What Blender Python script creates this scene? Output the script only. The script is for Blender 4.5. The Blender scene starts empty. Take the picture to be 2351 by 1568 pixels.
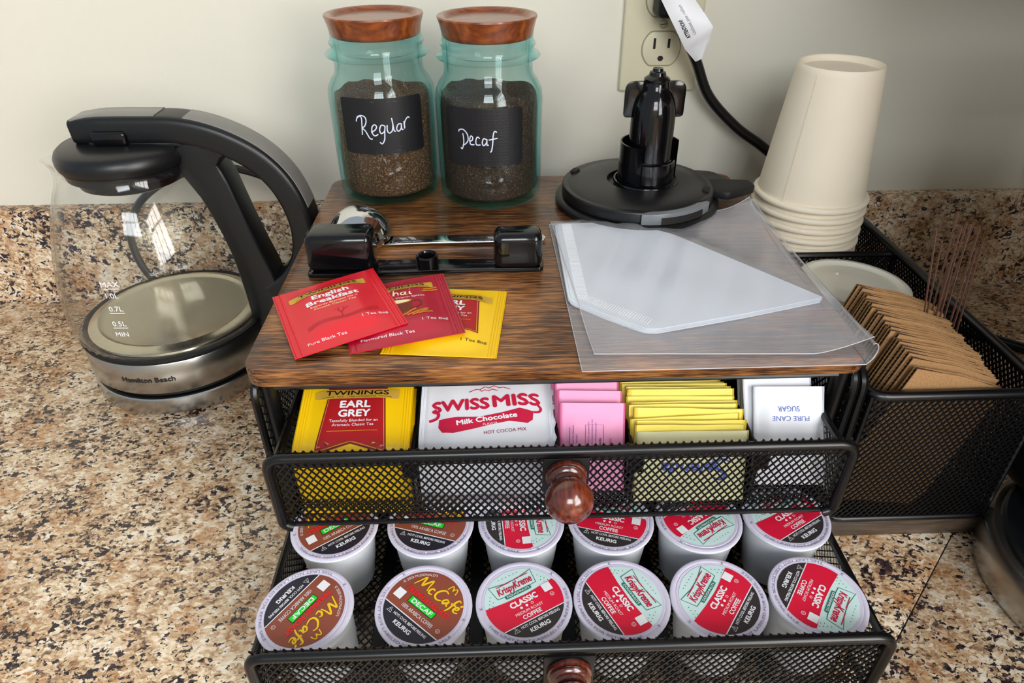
import bpy, bmesh, math, random
from mathutils import Vector, Matrix
from mathutils.geometry import tessellate_polygon
random.seed(7)
S = bpy.context.scene
COL = S.collection
R = math.radians

# ------------------------------------------------------------------ camera
CAM = Vector((-0.03396, -0.29927, 0.36763)); PITCH, YAW, ROLL, FPX = 0.59389, 0.02794, -0.00639, 1591.05
_f = Vector((math.sin(YAW)*math.cos(PITCH), math.cos(YAW)*math.cos(PITCH), -math.sin(PITCH)))
_r = Vector((math.cos(YAW), -math.sin(YAW), 0)); _u = _r.cross(_f)
_c, _s = math.cos(ROLL), math.sin(ROLL)
CR, CU, CF = _c*_r+_s*_u, -_s*_r+_c*_u, _f
cd = bpy.data.cameras.new('camera'); cam = bpy.data.objects.new('camera', cd); COL.objects.link(cam)
cd.sensor_width = 36; cd.lens = FPX/2351*36; cd.clip_start = 0.01
cam.matrix_world = Matrix(((CR.x, CU.x, -CF.x, CAM.x), (CR.y, CU.y, -CF.y, CAM.y), (CR.z, CU.z, -CF.z, CAM.z), (0, 0, 0, 1)))
S.camera = cam
def at(px, py, ax, val):
    """world point at a known distance: where the ray of a pixel meets the plane axis=val"""
    d = CR*((px-1175.5)/FPX) - CU*((py-784)/FPX) + CF
    return CAM + d*((val-CAM[ax])/d[ax])

# ------------------------------------------------------------------ world, window light, exposure
W = bpy.data.worlds.new('room_light'); S.world = W; W.use_nodes = True
W.node_tree.nodes['Background'].inputs[0].default_value = (0.84, 0.95, 1.08, 1)
W.node_tree.nodes['Background'].inputs[1].default_value = 0.46
WIN_X, WIN_Y0, WIN_Y1, WIN_Z0, WIN_Z1 = 0.64, -1.75, -0.62, 0.22, 1.25
ld = bpy.data.lights.new('window_daylight', 'AREA'); ld.shape = 'RECTANGLE'
ld.size = WIN_Y1-WIN_Y0; ld.size_y = WIN_Z1-WIN_Z0; ld.energy = 46; ld.color = (1.0, 0.98, 0.95)
lo = bpy.data.objects.new('window_daylight', ld); COL.objects.link(lo)
lo.location = (WIN_X+0.05, (WIN_Y0+WIN_Y1)/2, (WIN_Z0+WIN_Z1)/2); lo.rotation_euler = (R(90), 0, R(90))
W2X0, W2X1, W2Z0, W2Z1, W2Y = -0.60, 0.45, 0.85, 2.00, -2.40
ld2 = bpy.data.lights.new('rear_fill_light', 'AREA'); ld2.shape = 'RECTANGLE'; ld2.size = W2X1-W2X0; ld2.size_y = W2Z1-W2Z0; ld2.energy = 50; ld2.color = (0.95, 0.98, 1.0)  # added fill behind the camera, brightens the wall and the fronts
lo2 = bpy.data.objects.new('rear_fill_light', ld2); COL.objects.link(lo2); lo2.location = ((W2X0+W2X1)/2, W2Y-.05, (W2Z0+W2Z1)/2); lo2.rotation_euler = (R(90), 0, 0)
S.view_settings.view_transform = 'Standard'; S.view_settings.look = 'None'
S.view_settings.exposure = 0.0; S.view_settings.gamma = 1.0; S.view_settings.use_curve_mapping = False
S.cycles.transparent_max_bounces = 40; S.cycles.max_bounces = 12
S.cycles.caustics_reflective = False; S.cycles.caustics_refractive = False

# ------------------------------------------------------------------ materials
def lin(c):
    return tuple(((v/255)/12.92 if v/255 <= .04045 else ((v/255+.055)/1.055)**2.4) for v in c[:3])+(1,)
MATS = {}
def mat(name, col, rough=.5, metal=0, spec=.5, var=None, bump=None, coat=0, coord='Object', sub=0):
    """principled; var=(scale,(r,g,b),lo,hi) mixes a second colour by noise, bump=(scale,strength)"""
    if name in MATS: return MATS[name]
    m = bpy.data.materials.new(name); m.use_nodes = True; nt = m.node_tree; b = nt.nodes['Principled BSDF']
    b.inputs['Base Color'].default_value = lin(col); b.inputs['Roughness'].default_value = rough
    b.inputs['Metallic'].default_value = metal; b.inputs['Specular IOR Level'].default_value = spec
    b.inputs['Coat Weight'].default_value = coat; b.inputs['Coat Roughness'].default_value = .08
    if sub: b.inputs['Subsurface Weight'].default_value = sub; b.inputs['Subsurface Radius'].default_value = (.004, .004, .004)
    tc = nt.nodes.new('ShaderNodeTexCoord')
    if var:
        n = nt.nodes.new('ShaderNodeTexNoise'); n.inputs['Scale'].default_value = var[0]; n.inputs['Detail'].default_value = 4
        nt.links.new(tc.outputs[coord], n.inputs['Vector'])
        r = nt.nodes.new('ShaderNodeValToRGB'); r.color_ramp.elements[0].position = var[2]; r.color_ramp.elements[1].position = var[3]
        r.color_ramp.elements[0].color = lin(col); r.color_ramp.elements[1].color = lin(var[1])
        nt.links.new(n.outputs['Fac'], r.inputs[0]); nt.links.new(r.outputs[0], b.inputs['Base Color'])
    if bump:
        n = nt.nodes.new('ShaderNodeTexNoise'); n.inputs['Scale'].default_value = bump[0]; n.inputs['Detail'].default_value = 3
        nt.links.new(tc.outputs[coord], n.inputs['Vector'])
        k = nt.nodes.new('ShaderNodeBump'); k.inputs['Strength'].default_value = bump[1]; k.inputs['Distance'].default_value = .001
        nt.links.new(n.outputs['Fac'], k.inputs['Height']); nt.links.new(k.outputs[0], b.inputs['Normal'])
    MATS[name] = m; return m
def wood(name, cols, scale=(9, 130, 130), rough=.4, pos=(.3, .48, .62, .75), coat=.3):
    m = bpy.data.materials.new(name); m.use_nodes = True; nt = m.node_tree; b = nt.nodes['Principled BSDF']; L = nt.links.new
    tc = nt.nodes.new('ShaderNodeTexCoord')
    mp = nt.nodes.new('ShaderNodeMapping'); mp.inputs['Scale'].default_value = scale; L(tc.outputs['Object'], mp.inputs[0])
    n1 = nt.nodes.new('ShaderNodeTexNoise'); n1.inputs['Scale'].default_value = 1; n1.inputs['Detail'].default_value = 6; n1.inputs['Distortion'].default_value = .6
    L(mp.outputs[0], n1.inputs['Vector'])
    mp2 = nt.nodes.new('ShaderNodeMapping'); mp2.inputs['Scale'].default_value = tuple(v*3.2 for v in scale); L(tc.outputs['Object'], mp2.inputs[0])
    n2 = nt.nodes.new('ShaderNodeTexNoise'); n2.inputs['Scale'].default_value = 1; n2.inputs['Detail'].default_value = 5; L(mp2.outputs[0], n2.inputs['Vector'])
    n3 = nt.nodes.new('ShaderNodeTexNoise'); n3.inputs['Scale'].default_value = 14; n3.inputs['Detail'].default_value = 3; L(tc.outputs['Object'], n3.inputs['Vector'])
    a = nt.nodes.new('ShaderNodeMath'); a.operation = 'MULTIPLY_ADD'; a.inputs[1].default_value = .55; L(n2.outputs['Fac'], a.inputs[0])
    a2 = nt.nodes.new('ShaderNodeMath'); a2.operation = 'MULTIPLY'; a2.inputs[1].default_value = .45; L(n1.outputs['Fac'], a2.inputs[0]); L(a2.outputs[0], a.inputs[2])
    a3 = nt.nodes.new('ShaderNodeMath'); a3.operation = 'MULTIPLY_ADD'; a3.inputs[1].default_value = .45; L(n3.outputs['Fac'], a3.inputs[0])
    a4 = nt.nodes.new('ShaderNodeMath'); a4.operation = 'SUBTRACT'; a4.inputs[1].default_value = .225; L(a.outputs[0], a4.inputs[0]); L(a4.outputs[0], a3.inputs[2])
    rp = nt.nodes.new('ShaderNodeValToRGB'); e = rp.color_ramp.elements
    e[0].position = pos[0]; e[0].color = lin(cols[0]); e[1].position = pos[-1]; e[1].color = lin(cols[-1])
    for p, c in zip(pos[1:-1], cols[1:-1]): q = e.new(p); q.color = lin(c)
    L(a3.outputs[0], rp.inputs[0]); L(rp.outputs[0], b.inputs['Base Color'])
    b.inputs['Roughness'].default_value = rough; b.inputs['Coat Weight'].default_value = coat; b.inputs['Coat Roughness'].default_value = .12
    k = nt.nodes.new('ShaderNodeBump'); k.inputs['Strength'].default_value = .15; k.inputs['Distance'].default_value = .0005
    L(n2.outputs['Fac'], k.inputs['Height']); L(k.outputs[0], b.inputs['Normal'])
    MATS[name] = m; return m
def granite():
    m = bpy.data.materials.new('granite_laminate'); m.use_nodes = True; nt = m.node_tree; b = nt.nodes['Principled BSDF']; L = nt.links.new
    tc = nt.nodes.new('ShaderNodeTexCoord')
    def noise(sc, det=5, dist=0, rough=.6):
        n = nt.nodes.new('ShaderNodeTexNoise'); n.inputs['Scale'].default_value = sc; n.inputs['Detail'].default_value = det
        n.inputs['Distortion'].default_value = dist; n.inputs['Roughness'].default_value = rough; L(tc.outputs['Object'], n.inputs['Vector']); return n
    def ramp(src, stops):
        r = nt.nodes.new('ShaderNodeValToRGB'); e = r.color_ramp.elements
        e[0].position, e[0].color = stops[0][0], lin(stops[0][1]); e[1].position, e[1].color = stops[-1][0], lin(stops[-1][1])
        for p, c in stops[1:-1]: q = e.new(p); q.color = lin(c)
        L(src, r.inputs[0]); return r
    def mix(fac, a, c):
        x = nt.nodes.new('ShaderNodeMix'); x.data_type = 'RGBA'; L(fac, x.inputs[0]); L(a, x.inputs[6]); L(c, x.inputs[7]); return x.outputs[2]
    warp = nt.nodes.new('ShaderNodeTexNoise'); warp.inputs['Scale'].default_value = 180; warp.inputs['Detail'].default_value = 3; L(tc.outputs['Object'], warp.inputs['Vector'])
    sc_ = nt.nodes.new('ShaderNodeVectorMath'); sc_.operation = 'MULTIPLY_ADD'; sc_.inputs[1].default_value = (.0055, .0055, .0055); L(warp.outputs['Color'], sc_.inputs[0]); L(tc.outputs['Object'], sc_.inputs[2])
    st_ = nt.nodes.new('ShaderNodeMapping'); st_.inputs['Rotation'].default_value = (0, 0, R(-25)); st_.inputs['Scale'].default_value = (.72, 1.25, 1); L(sc_.outputs[0], st_.inputs[0])
    def cells(scale):
        v = nt.nodes.new('ShaderNodeTexVoronoi'); v.inputs['Scale'].default_value = scale; L(st_.outputs[0], v.inputs['Vector'])
        sx = nt.nodes.new('ShaderNodeSeparateColor'); L(v.outputs['Color'], sx.inputs[0]); return sx
    def madd(a, k, c):
        x = nt.nodes.new('ShaderNodeMath'); x.operation = 'MULTIPLY_ADD'; x.inputs[1].default_value = k; L(a, x.inputs[0])
        if isinstance(c, (int, float)): x.inputs[2].default_value = c
        else: L(c, x.inputs[2])
        return x.outputs[0]
    ca, cb = cells(420), cells(760)
    n1, n2 = noise(22, 4, .3), noise(75, 5, .2, .65)
    t = madd(ca.outputs[0], .30, madd(cb.outputs[1], .16, madd(n1.outputs['Fac'], .55, madd(n2.outputs['Fac'], .85, -.46))))
    base = ramp(t, [(.16, (60, 44, 42)), (.24, (118, 92, 76)), (.32, (170, 136, 104)), (.42, (204, 172, 134)), (.52, (226, 202, 168)), (.68, (244, 232, 212))])
    w = (0, 0, 0); k = (255, 255, 255)
    og = ramp(madd(ca.outputs[1], .18, noise(26, 5, .4).outputs['Fac']), [(.59, w), (.74, (205, 205, 205))])   # orange-brown patches
    c1 = mix(og.outputs[0], base.outputs[0], ramp(cb.outputs[2], [(.2, (150, 92, 48)), (.8, (206, 146, 84))]).outputs[0])
    sp = noise(150, 6, .3, .7)
    fl = ramp(madd(noise(30, 4, .3).outputs['Fac'], .50, madd(ca.outputs[2], .22, sp.outputs['Fac'])), [(.925, w), (.965, k)])  # dark flecks in clusters
    c3 = mix(fl.outputs[0], c1, ramp(cb.outputs[0], [(.1, (30, 22, 26)), (.9, (66, 50, 52))]).outputs[0])
    L(c3, b.inputs['Base Color']); b.inputs['Roughness'].default_value = .24; b.inputs['Coat Weight'].default_value = .15
    bp = nt.nodes.new('ShaderNodeBump'); bp.inputs['Strength'].default_value = .06; bp.inputs['Distance'].default_value = .0006
    L(sp.outputs['Fac'], bp.inputs['Height']); L(bp.outputs[0], b.inputs['Normal'])
    MATS['granite'] = m; return m
def glass(name, tint=(1, 1, 1), rough=.0, absorb=None, dens=0, haze=0, ior=1.45):
    """thin clear film or wall: fresnel reflection over straight transmission, optional absorption in the wall"""
    m = bpy.data.materials.new(name); m.use_nodes = True; nt = m.node_tree; nt.nodes.clear(); L = nt.links.new
    out = nt.nodes.new('ShaderNodeOutputMaterial'); tr = nt.nodes.new('ShaderNodeBsdfTransparent'); tr.inputs[0].default_value = (*tint, 1)
    gl = nt.nodes.new('ShaderNodeBsdfGlossy'); gl.inputs['Roughness'].default_value = rough
    lw = nt.nodes.new('ShaderNodeLayerWeight'); pw = nt.nodes.new('ShaderNodeMath'); pw.operation = 'POWER'; pw.inputs[1].default_value = 5; L(lw.outputs['Facing'], pw.inputs[0])
    f0 = ((ior-1)/(ior+1))**2; fr = nt.nodes.new('ShaderNodeMath'); fr.operation = 'MULTIPLY_ADD'; fr.inputs[1].default_value = 1-f0; fr.inputs[2].default_value = f0; L(pw.outputs[0], fr.inputs[0])
    body = tr
    if haze:
        df = nt.nodes.new('ShaderNodeBsdfDiffuse'); df.inputs[0].default_value = (.93, .95, 1, 1)
        hx = nt.nodes.new('ShaderNodeMixShader'); hx.inputs[0].default_value = haze; L(tr.outputs[0], hx.inputs[1]); L(df.outputs[0], hx.inputs[2]); body = hx
    mx = nt.nodes.new('ShaderNodeMixShader'); L(fr.outputs[0], mx.inputs[0]); L(body.outputs[0], mx.inputs[1]); L(gl.outputs[0], mx.inputs[2])
    L(mx.outputs[0], out.inputs['Surface'])
    if absorb:
        va = nt.nodes.new('ShaderNodeVolumeAbsorption'); va.inputs['Color'].default_value = (*absorb, 1); va.inputs['Density'].default_value = dens
        L(va.outputs[0], out.inputs['Volume'])
    MATS[name] = m; return m

WALL = mat('wall_paint', (225, 221, 206), .75, bump=(350, .08))
GRAN = granite()
SHELFW = wood('rustic_shelf_wood', [(38, 22, 14), (84, 50, 27), (132, 84, 44), (176, 118, 62)], scale=(26, 420, 420), pos=(.36, .45, .53, .64), rough=.34, coat=.25)
LIDW = wood('stained_acacia', [(86, 38, 16), (130, 64, 26), (160, 88, 38), (178, 104, 48)], scale=(20, 160, 60), rough=.32, coat=.5)
KNOBW = wood('cherry_knob_wood', [(44, 14, 9), (82, 30, 18), (116, 48, 26), (140, 68, 36)], scale=(160, 30, 60), rough=.2, coat=.9)
BOARDW = wood('dark_base_wood', [(40, 32, 26), (70, 58, 48), (98, 82, 68), (120, 104, 90)], scale=(14, 90, 200), rough=.4)
BLK = mat('black_powder_coat', (9, 9, 11), .36, spec=.42)
WIRE = mat('black_wire', (9, 9, 11), .28, spec=.5)
GLOSSB = mat('glossy_black_plastic', (9, 9, 12), .10, spec=.5)
SATINB = mat('satin_black_plastic', (16, 17, 19), .36, spec=.5, bump=(2500, .03))
RUBB = mat('matte_black_plastic', (20, 20, 22), .5, spec=.35, bump=(1800, .05))
CORDM = mat('black_cord_rubber', (14, 14, 16), .35)
STEEL = mat('brushed_steel', (190, 188, 184), .27, metal=1, bump=(900, .02))
CHROME = mat('polished_steel', (214, 214, 214), .05, metal=1)
PLATE = mat('heating_plate_steel', (200, 192, 172), .22, metal=1)
GREYP = mat('grey_window_plastic', (122, 120, 116), .25)
GREYL = mat('smoke_grey_plastic', (112, 116, 120), .25)
IVORY = mat('ivory_plastic', (214, 208, 178), .35)
SLOT = mat('slot_dark', (18, 15, 12), .7)
CUPW = mat('paper_cup', (238, 226, 204), .6, bump=(900, .04), sub=0)
LIDPL = mat('white_plastic_lid', (228, 224, 208), .25)
PODW = mat('pod_white_plastic', (234, 238, 244), .42)
PODL = mat('pod_lid_foil', (222, 216, 236), .40, bump=(1100, .10))
KRAFT = mat('kraft_card', (178, 136, 90), .8, var=(900, (150, 110, 70), .35, .75), bump=(700, .15))
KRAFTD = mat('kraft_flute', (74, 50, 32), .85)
PAPER = mat('filter_paper', (238, 244, 250), .8, bump=(600, .05))
PAPERR = mat('filter_crimp', (250, 253, 255), .8)
COFFEE = mat('ground_coffee', (84, 50, 32), .85, var=(800, (190, 134, 92), .52, .74), bump=(700, .9))
COFFEED = mat('ground_coffee_dark', (60, 38, 28), .85, var=(800, (146, 104, 78), .54, .78), bump=(700, .9))
CHALKB = mat('chalkboard_sticker', (18, 18, 22), .42, bump=(1500, .05))
CHALK = mat('chalk_ink', (214, 222, 246), .7)
STIRM = mat('stirrer_brown', (120, 84, 70), .4)
KGLASS = glass('clear_kettle_glass', (.985, .99, .99))
JGLASS = glass('aqua_jar_glass', (.97, .995, .99), absorb=(.25, .84, .84), dens=52)
JGLASS2 = glass('clear_seal', (.9, .96, .97))
FILM = glass('clear_bag_film', (.95, .95, .97), rough=.18, haze=.21, ior=1.5)
def flat(name, c, rough=.5): return mat('ink_'+name, c, rough)
INK = {k: flat(k, v) for k, v in dict(white=(246, 246, 250), black=(22, 20, 22), red=(226, 22, 60), mint=(214, 240, 238), green=(20, 120, 92), neon=(14, 222, 40),
        brown=(148, 74, 54), char=(52, 46, 46), navy=(34, 32, 46), yellow=(252, 206, 22), grey=(136, 130, 152), gold=(214, 172, 60), dred=(132, 18, 24), vred=(176, 24, 30), dkred=(150, 8, 30),
        cream=(250, 240, 190), orange=(226, 140, 40), mug=(120, 44, 24), blue=(78, 100, 190), purple=(96, 44, 140), pinkr=(214, 60, 120), rim=(246, 246, 252), redtxt=(238, 34, 40), steeltxt=(46, 44, 44), greyt=(120, 120, 126), crim=(205, 28, 66)).items()}

# ------------------------------------------------------------------ geometry helpers
def V(*a): return Vector(a)
class MB:
    def __init__(s): s.v = []; s.f = []; s.m = []
    def add(s, vs, fs, m=0):
        o = len(s.v); s.v += [tuple(p) for p in vs]; s.f += [tuple(i+o for i in f) for f in fs]; s.m += [m]*len(fs); return s
    def bx(s, x0, x1, y0, y1, z0, z1, m=0):
        return s.add([(x0,y0,z0),(x1,y0,z0),(x1,y1,z0),(x0,y1,z0),(x0,y0,z1),(x1,y0,z1),(x1,y1,z1),(x0,y1,z1)],
                     [(3,2,1,0),(4,5,6,7),(0,1,5,4),(1,2,6,5),(2,3,7,6),(3,0,4,7)], m)
    def bm(s, bm, m=0, M=None):
        bm.verts.index_update()
        vs = [(M @ v.co if M else v.co.copy()) for v in bm.verts]; fs = [[v.index for v in f.verts] for f in bm.faces]; bm.free(); return s.add(vs, fs, m)
    def rbx(s, x0, x1, y0, y1, z0, z1, r=.002, seg=3, m=0, M=None):
        b = bmesh.new(); bmesh.ops.create_cube(b, size=1)
        for v in b.verts: v.co = ((x0+x1)/2+v.co.x*(x1-x0), (y0+y1)/2+v.co.y*(y1-y0), (z0+z1)/2+v.co.z*(z1-z0))
        bmesh.ops.bevel(b, geom=list(b.edges), offset=r, segments=seg, profile=.5, affect='EDGES'); return s.bm(b, m, M)
    def prism(s, pts, z0, z1, m=0, bev=0, seg=2, M=None):
        b = bmesh.new(); n = len(pts)
        lo = [b.verts.new((p[0], p[1], z0)) for p in pts]; hi = [b.verts.new((p[0], p[1], z1)) for p in pts]
        f0 = b.faces.new(lo[::-1]); f1 = b.faces.new(hi)
        for i in range(n): b.faces.new((lo[i], lo[(i+1) % n], hi[(i+1) % n], hi[i]))
        bmesh.ops.recalc_face_normals(b, faces=list(b.faces))
        if bev: bmesh.ops.bevel(b, geom=list(f0.edges)+list(f1.edges), offset=bev, segments=seg, profile=.5, affect='EDGES')
        bmesh.ops.triangulate(b, faces=[f for f in b.faces if len(f.verts) > 4]); return s.bm(b, m, M)
    def tube(s, path, r, seg=8, closed=False, m=0, flatten=1):
        P = [Vector(p) for p in path]; n = len(P); vs = []; fs = []; prev = None
        for i in range(n):
            t = (P[(i+1) % n]-P[i-1]) if closed else (P[min(i+1, n-1)]-P[max(i-1, 0)])
            t.normalize()
            if prev is None:
                a = Vector((0, 0, 1)) if abs(t.z) < .9 else Vector((1, 0, 0)); nn = (a-t*a.dot(t)).normalized()
            else: nn = (prev-t*prev.dot(t)).normalized()
            prev = nn; bb = t.cross(nn); rr = r[i] if isinstance(r, (list, tuple)) else r
            for k in range(seg):
                a = 2*math.pi*k/seg; vs.append(P[i]+nn*math.cos(a)*rr*flatten+bb*math.sin(a)*rr)
        for i in range(n if closed else n-1):
            for k in range(seg):
                a, b = i*seg+k, i*seg+(k+1) % seg; j = ((i+1) % n)*seg
                fs.append((a, b, j+(k+1) % seg, j+k))
        if not closed: fs += [tuple(range(seg))[::-1], tuple(range((n-1)*seg, n*seg))]
        return s.add(vs, fs, m)
    def sweep(s, path, prof, B, scl=None, m=0):
        """sweep closed profile [(a along B, b along normal)] on a planar path, B = fixed binormal"""
        P = [Vector(p) for p in path]; n = len(P); k = len(prof); B = Vector(B); vs = []; fs = []
        for i in range(n):
            t = (P[min(i+1, n-1)]-P[max(i-1, 0)]).normalized(); N = B.cross(t).normalized(); sa, sb = scl[i] if scl else (1, 1)
            vs += [P[i]+B*a*sa+N*b*sb for a, b in prof]
        for i in range(n-1):
            for j in range(k): fs.append((i*k+j, i*k+(j+1) % k, (i+1)*k+(j+1) % k, (i+1)*k+j))
        fs += [tuple(range(k))[::-1], tuple(range((n-1)*k, n*k))]
        return s.add(vs, fs, m)
    def lathe(s, prof, seg=48, c=(0, 0, 0), m=0, closed=False, M=None, a0=0, a1=2*math.pi):
        vs = []; fs = []; n = len(prof); full = abs(a1-a0-2*math.pi) < 1e-6; ns = seg if full else seg+1
        for k in range(ns):
            a = a0+(a1-a0)*k/seg
            for r, z in prof:
                p = Vector((r*math.cos(a), r*math.sin(a), z)); p = (M @ p) if M else p; vs.append(p+Vector(c))
        for k in range(seg):
            k2 = (k+1) % ns
            for i in range(n if closed else n-1):
                j = (i+1) % n; fs.append((k*n+i, k2*n+i, k2*n+j, k*n+j))
        return s.add(vs, fs, m)
    def grid(s, fn, nu, nv, m=0):
        vs = [fn(i/nu, j/nv) for j in range(nv+1) for i in range(nu+1)]
        return s.add(vs, [(j*(nu+1)+i, j*(nu+1)+i+1, (j+1)*(nu+1)+i+1, (j+1)*(nu+1)+i) for j in range(nv) for i in range(nu)], m)
    def lattice(s, O, U, Vv, lu, lv, pu, pv, w=.0009, t=.0006, m=0, keep=None):
        """expanded-metal panel: two families of crossing strands on the rectangle O + u*U + v*V"""
        O, U, Vv = Vector(O), Vector(U).normalized(), Vector(Vv).normalized(); N = U.cross(Vv).normalized(); k = pu/pv
        n = int((lu+lv*k)/pu)+2
        for sgn in (1, -1):
            for i in range(-n, n+1):
                # u = i*pu + sgn*k*v
                v0, v1 = 0, lv; ua, ub = i*pu+sgn*k*v0, i*pu+sgn*k*v1
                lo, hi = v0, v1
                if sgn > 0: lo = max(lo, -i*pu/k); hi = min(hi, (lu-i*pu)/k)
                else: lo = max(lo, (i*pu-lu)/k); hi = min(hi, i*pu/k)
                if hi-lo < pv*.15: continue
                a = O+U*(i*pu+sgn*k*lo)+Vv*lo; b = O+U*(i*pu+sgn*k*hi)+Vv*hi
                if keep and not keep((a+b)/2): continue
                d = (b-a).normalized(); q = N.cross(d)*w/2; h = N*t/2; o = N*(sgn*t*.35)
                s.add([a-q-h+o, a+q-h+o, a+q+h+o, a-q+h+o, b-q-h+o, b+q-h+o, b+q+h+o, b-q+h+o],
                      [(0,1,2,3),(7,6,5,4),(0,4,5,1),(1,5,6,2),(2,6,7,3),(3,7,4,0)], m)
        return s
    def xf(s, M): s.v = [tuple(M @ Vector(p)) for p in s.v]; return s
def rpoly(pts, r, n=4):
    """2D polygon with rounded corners (r number or list)"""
    out = []; N = len(pts)
    for i in range(N):
        p = Vector(pts[i][:2]); a = Vector(pts[i-1][:2])-p; b = Vector(pts[(i+1) % N][:2])-p; rr = r[i] if isinstance(r, (list, tuple)) else r
        if rr <= 0: out.append((p.x, p.y)); continue
        d = min(rr, a.length*.45, b.length*.45); p0, p1 = p+a.normalized()*d, p+b.normalized()*d
        for k in range(n+1):
            t = k/n; q = p0*(1-t)**2+p*2*t*(1-t)+p1*t*t; out.append((q.x, q.y))
    return out
def rpath(pts, r, n=5, closed=False):
    out = []; N = len(pts); P = [Vector(p) for p in pts]
    for i in range(N):
        if not closed and i in (0, N-1): out.append(P[i]); continue
        p = P[i]; a = P[i-1]-p; b = P[(i+1) % N]-p; d = min(r, a.length*.45, b.length*.45); p0, p1 = p+a.normalized()*d, p+b.normalized()*d
        for k in range(n+1): t = k/n; out.append(p0*(1-t)**2+p*2*t*(1-t)+p1*t*t)
    return out
def spline(pts, n=6, closed=False):
    P = [Vector(p) for p in pts]; N = len(P); out = []
    for i in range(N if closed else N-1):
        p0, p1, p2, p3 = (P[(i-1) % N], P[i], P[(i+1) % N], P[(i+2) % N]) if closed else (P[max(i-1, 0)], P[i], P[i+1], P[min(i+2, N-1)])
        for k in range(n):
            t = k/n; out.append(.5*((2*p1)+(p2-p0)*t+(2*p0-5*p1+4*p2-p3)*t*t+(3*p1-p0-3*p2+p3)*t**3))
    if not closed: out.append(P[-1])
    return out
def obj(name, mb, mats, parent=None, smooth=40, world=False, loc=None, rot=None, kind=None, label=None):
    me = mb if isinstance(mb, bpy.types.Mesh) else None
    if me is None:
        me = bpy.data.meshes.new(name); me.from_pydata(mb.v, [], mb.f)
        for m in (mats if isinstance(mats, (list, tuple)) else [mats]): me.materials.append(m)
        if any(mb.m): me.polygons.foreach_set('material_index', mb.m)
        if smooth:
            me.polygons.foreach_set('use_smooth', [True]*len(me.polygons)); me.set_sharp_from_angle(angle=R(smooth))
        me.update()
    o = bpy.data.objects.new(name, me); COL.objects.link(o)
    if parent is not None:
        o.parent = parent
        if world:
            off = Vector(parent.location); p = parent.parent
            while p: off += Vector(p.location); p = p.parent
            o.location = -off
    if loc is not None: o.location = loc
    if rot is not None: o.rotation_euler = rot
    if kind: o['kind'] = kind
    if label: o['label'] = label
    return o
ORD = 'first second third fourth fifth sixth seventh eighth ninth tenth eleventh twelfth thirteenth fourteenth fifteenth sixteenth seventeenth eighteenth nineteenth twentieth twenty-first twenty-second twenty-third'.split()
def tag(o, label, cat, group=None, kind=None):
    o['label'] = label; o['category'] = cat
    if group: o['group'] = group
    if kind: o['kind'] = kind
    return o
def thing(name, label, cat, loc=(0, 0, 0), rot=(0, 0, 0), group=None):
    o = bpy.data.objects.new(name, None); COL.objects.link(o); o.location = loc; o.rotation_euler = rot; o.empty_display_size = .02
    return tag(o, label, cat, group)
def dup(o, loc=None, rot=None, label=None, parent=None):
    c = o.copy(); COL.objects.link(c); c.parent = parent
    if loc is not None: c.location = loc
    if rot is not None: c.rotation_euler = rot
    if label: c['label'] = label
    for ch in list(o.children): dup(ch, parent=c)
    return c

# ------------------------------------------------------------------ flat print (lettering, emblems)
_TC = {}
def text2d(s, bold=0.0):
    key = (s, bold)
    if key not in _TC:
        cu = bpy.data.curves.new('t', 'FONT'); cu.body = s; cu.fill_mode = 'FRONT'; cu.dimensions = '2D'; cu.resolution_u = 3; cu.offset = bold
        o = bpy.data.objects.new('t', cu); COL.objects.link(o)
        dg = bpy.context.evaluated_depsgraph_get(); me = bpy.data.meshes.new_from_object(o.evaluated_get(dg))
        vs = [(v.co.x, v.co.y) for v in me.vertices]; fs = [tuple(p.vertices) for p in me.polygons]
        bpy.data.objects.remove(o); bpy.data.curves.remove(cu); bpy.data.meshes.remove(me)
        x0, x1 = min(v[0] for v in vs), max(v[0] for v in vs); y0, y1 = min(v[1] for v in vs), max(v[1] for v in vs)
        _TC[key] = (vs, fs, x0, x1, y0, y1)
    return _TC[key]
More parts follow.
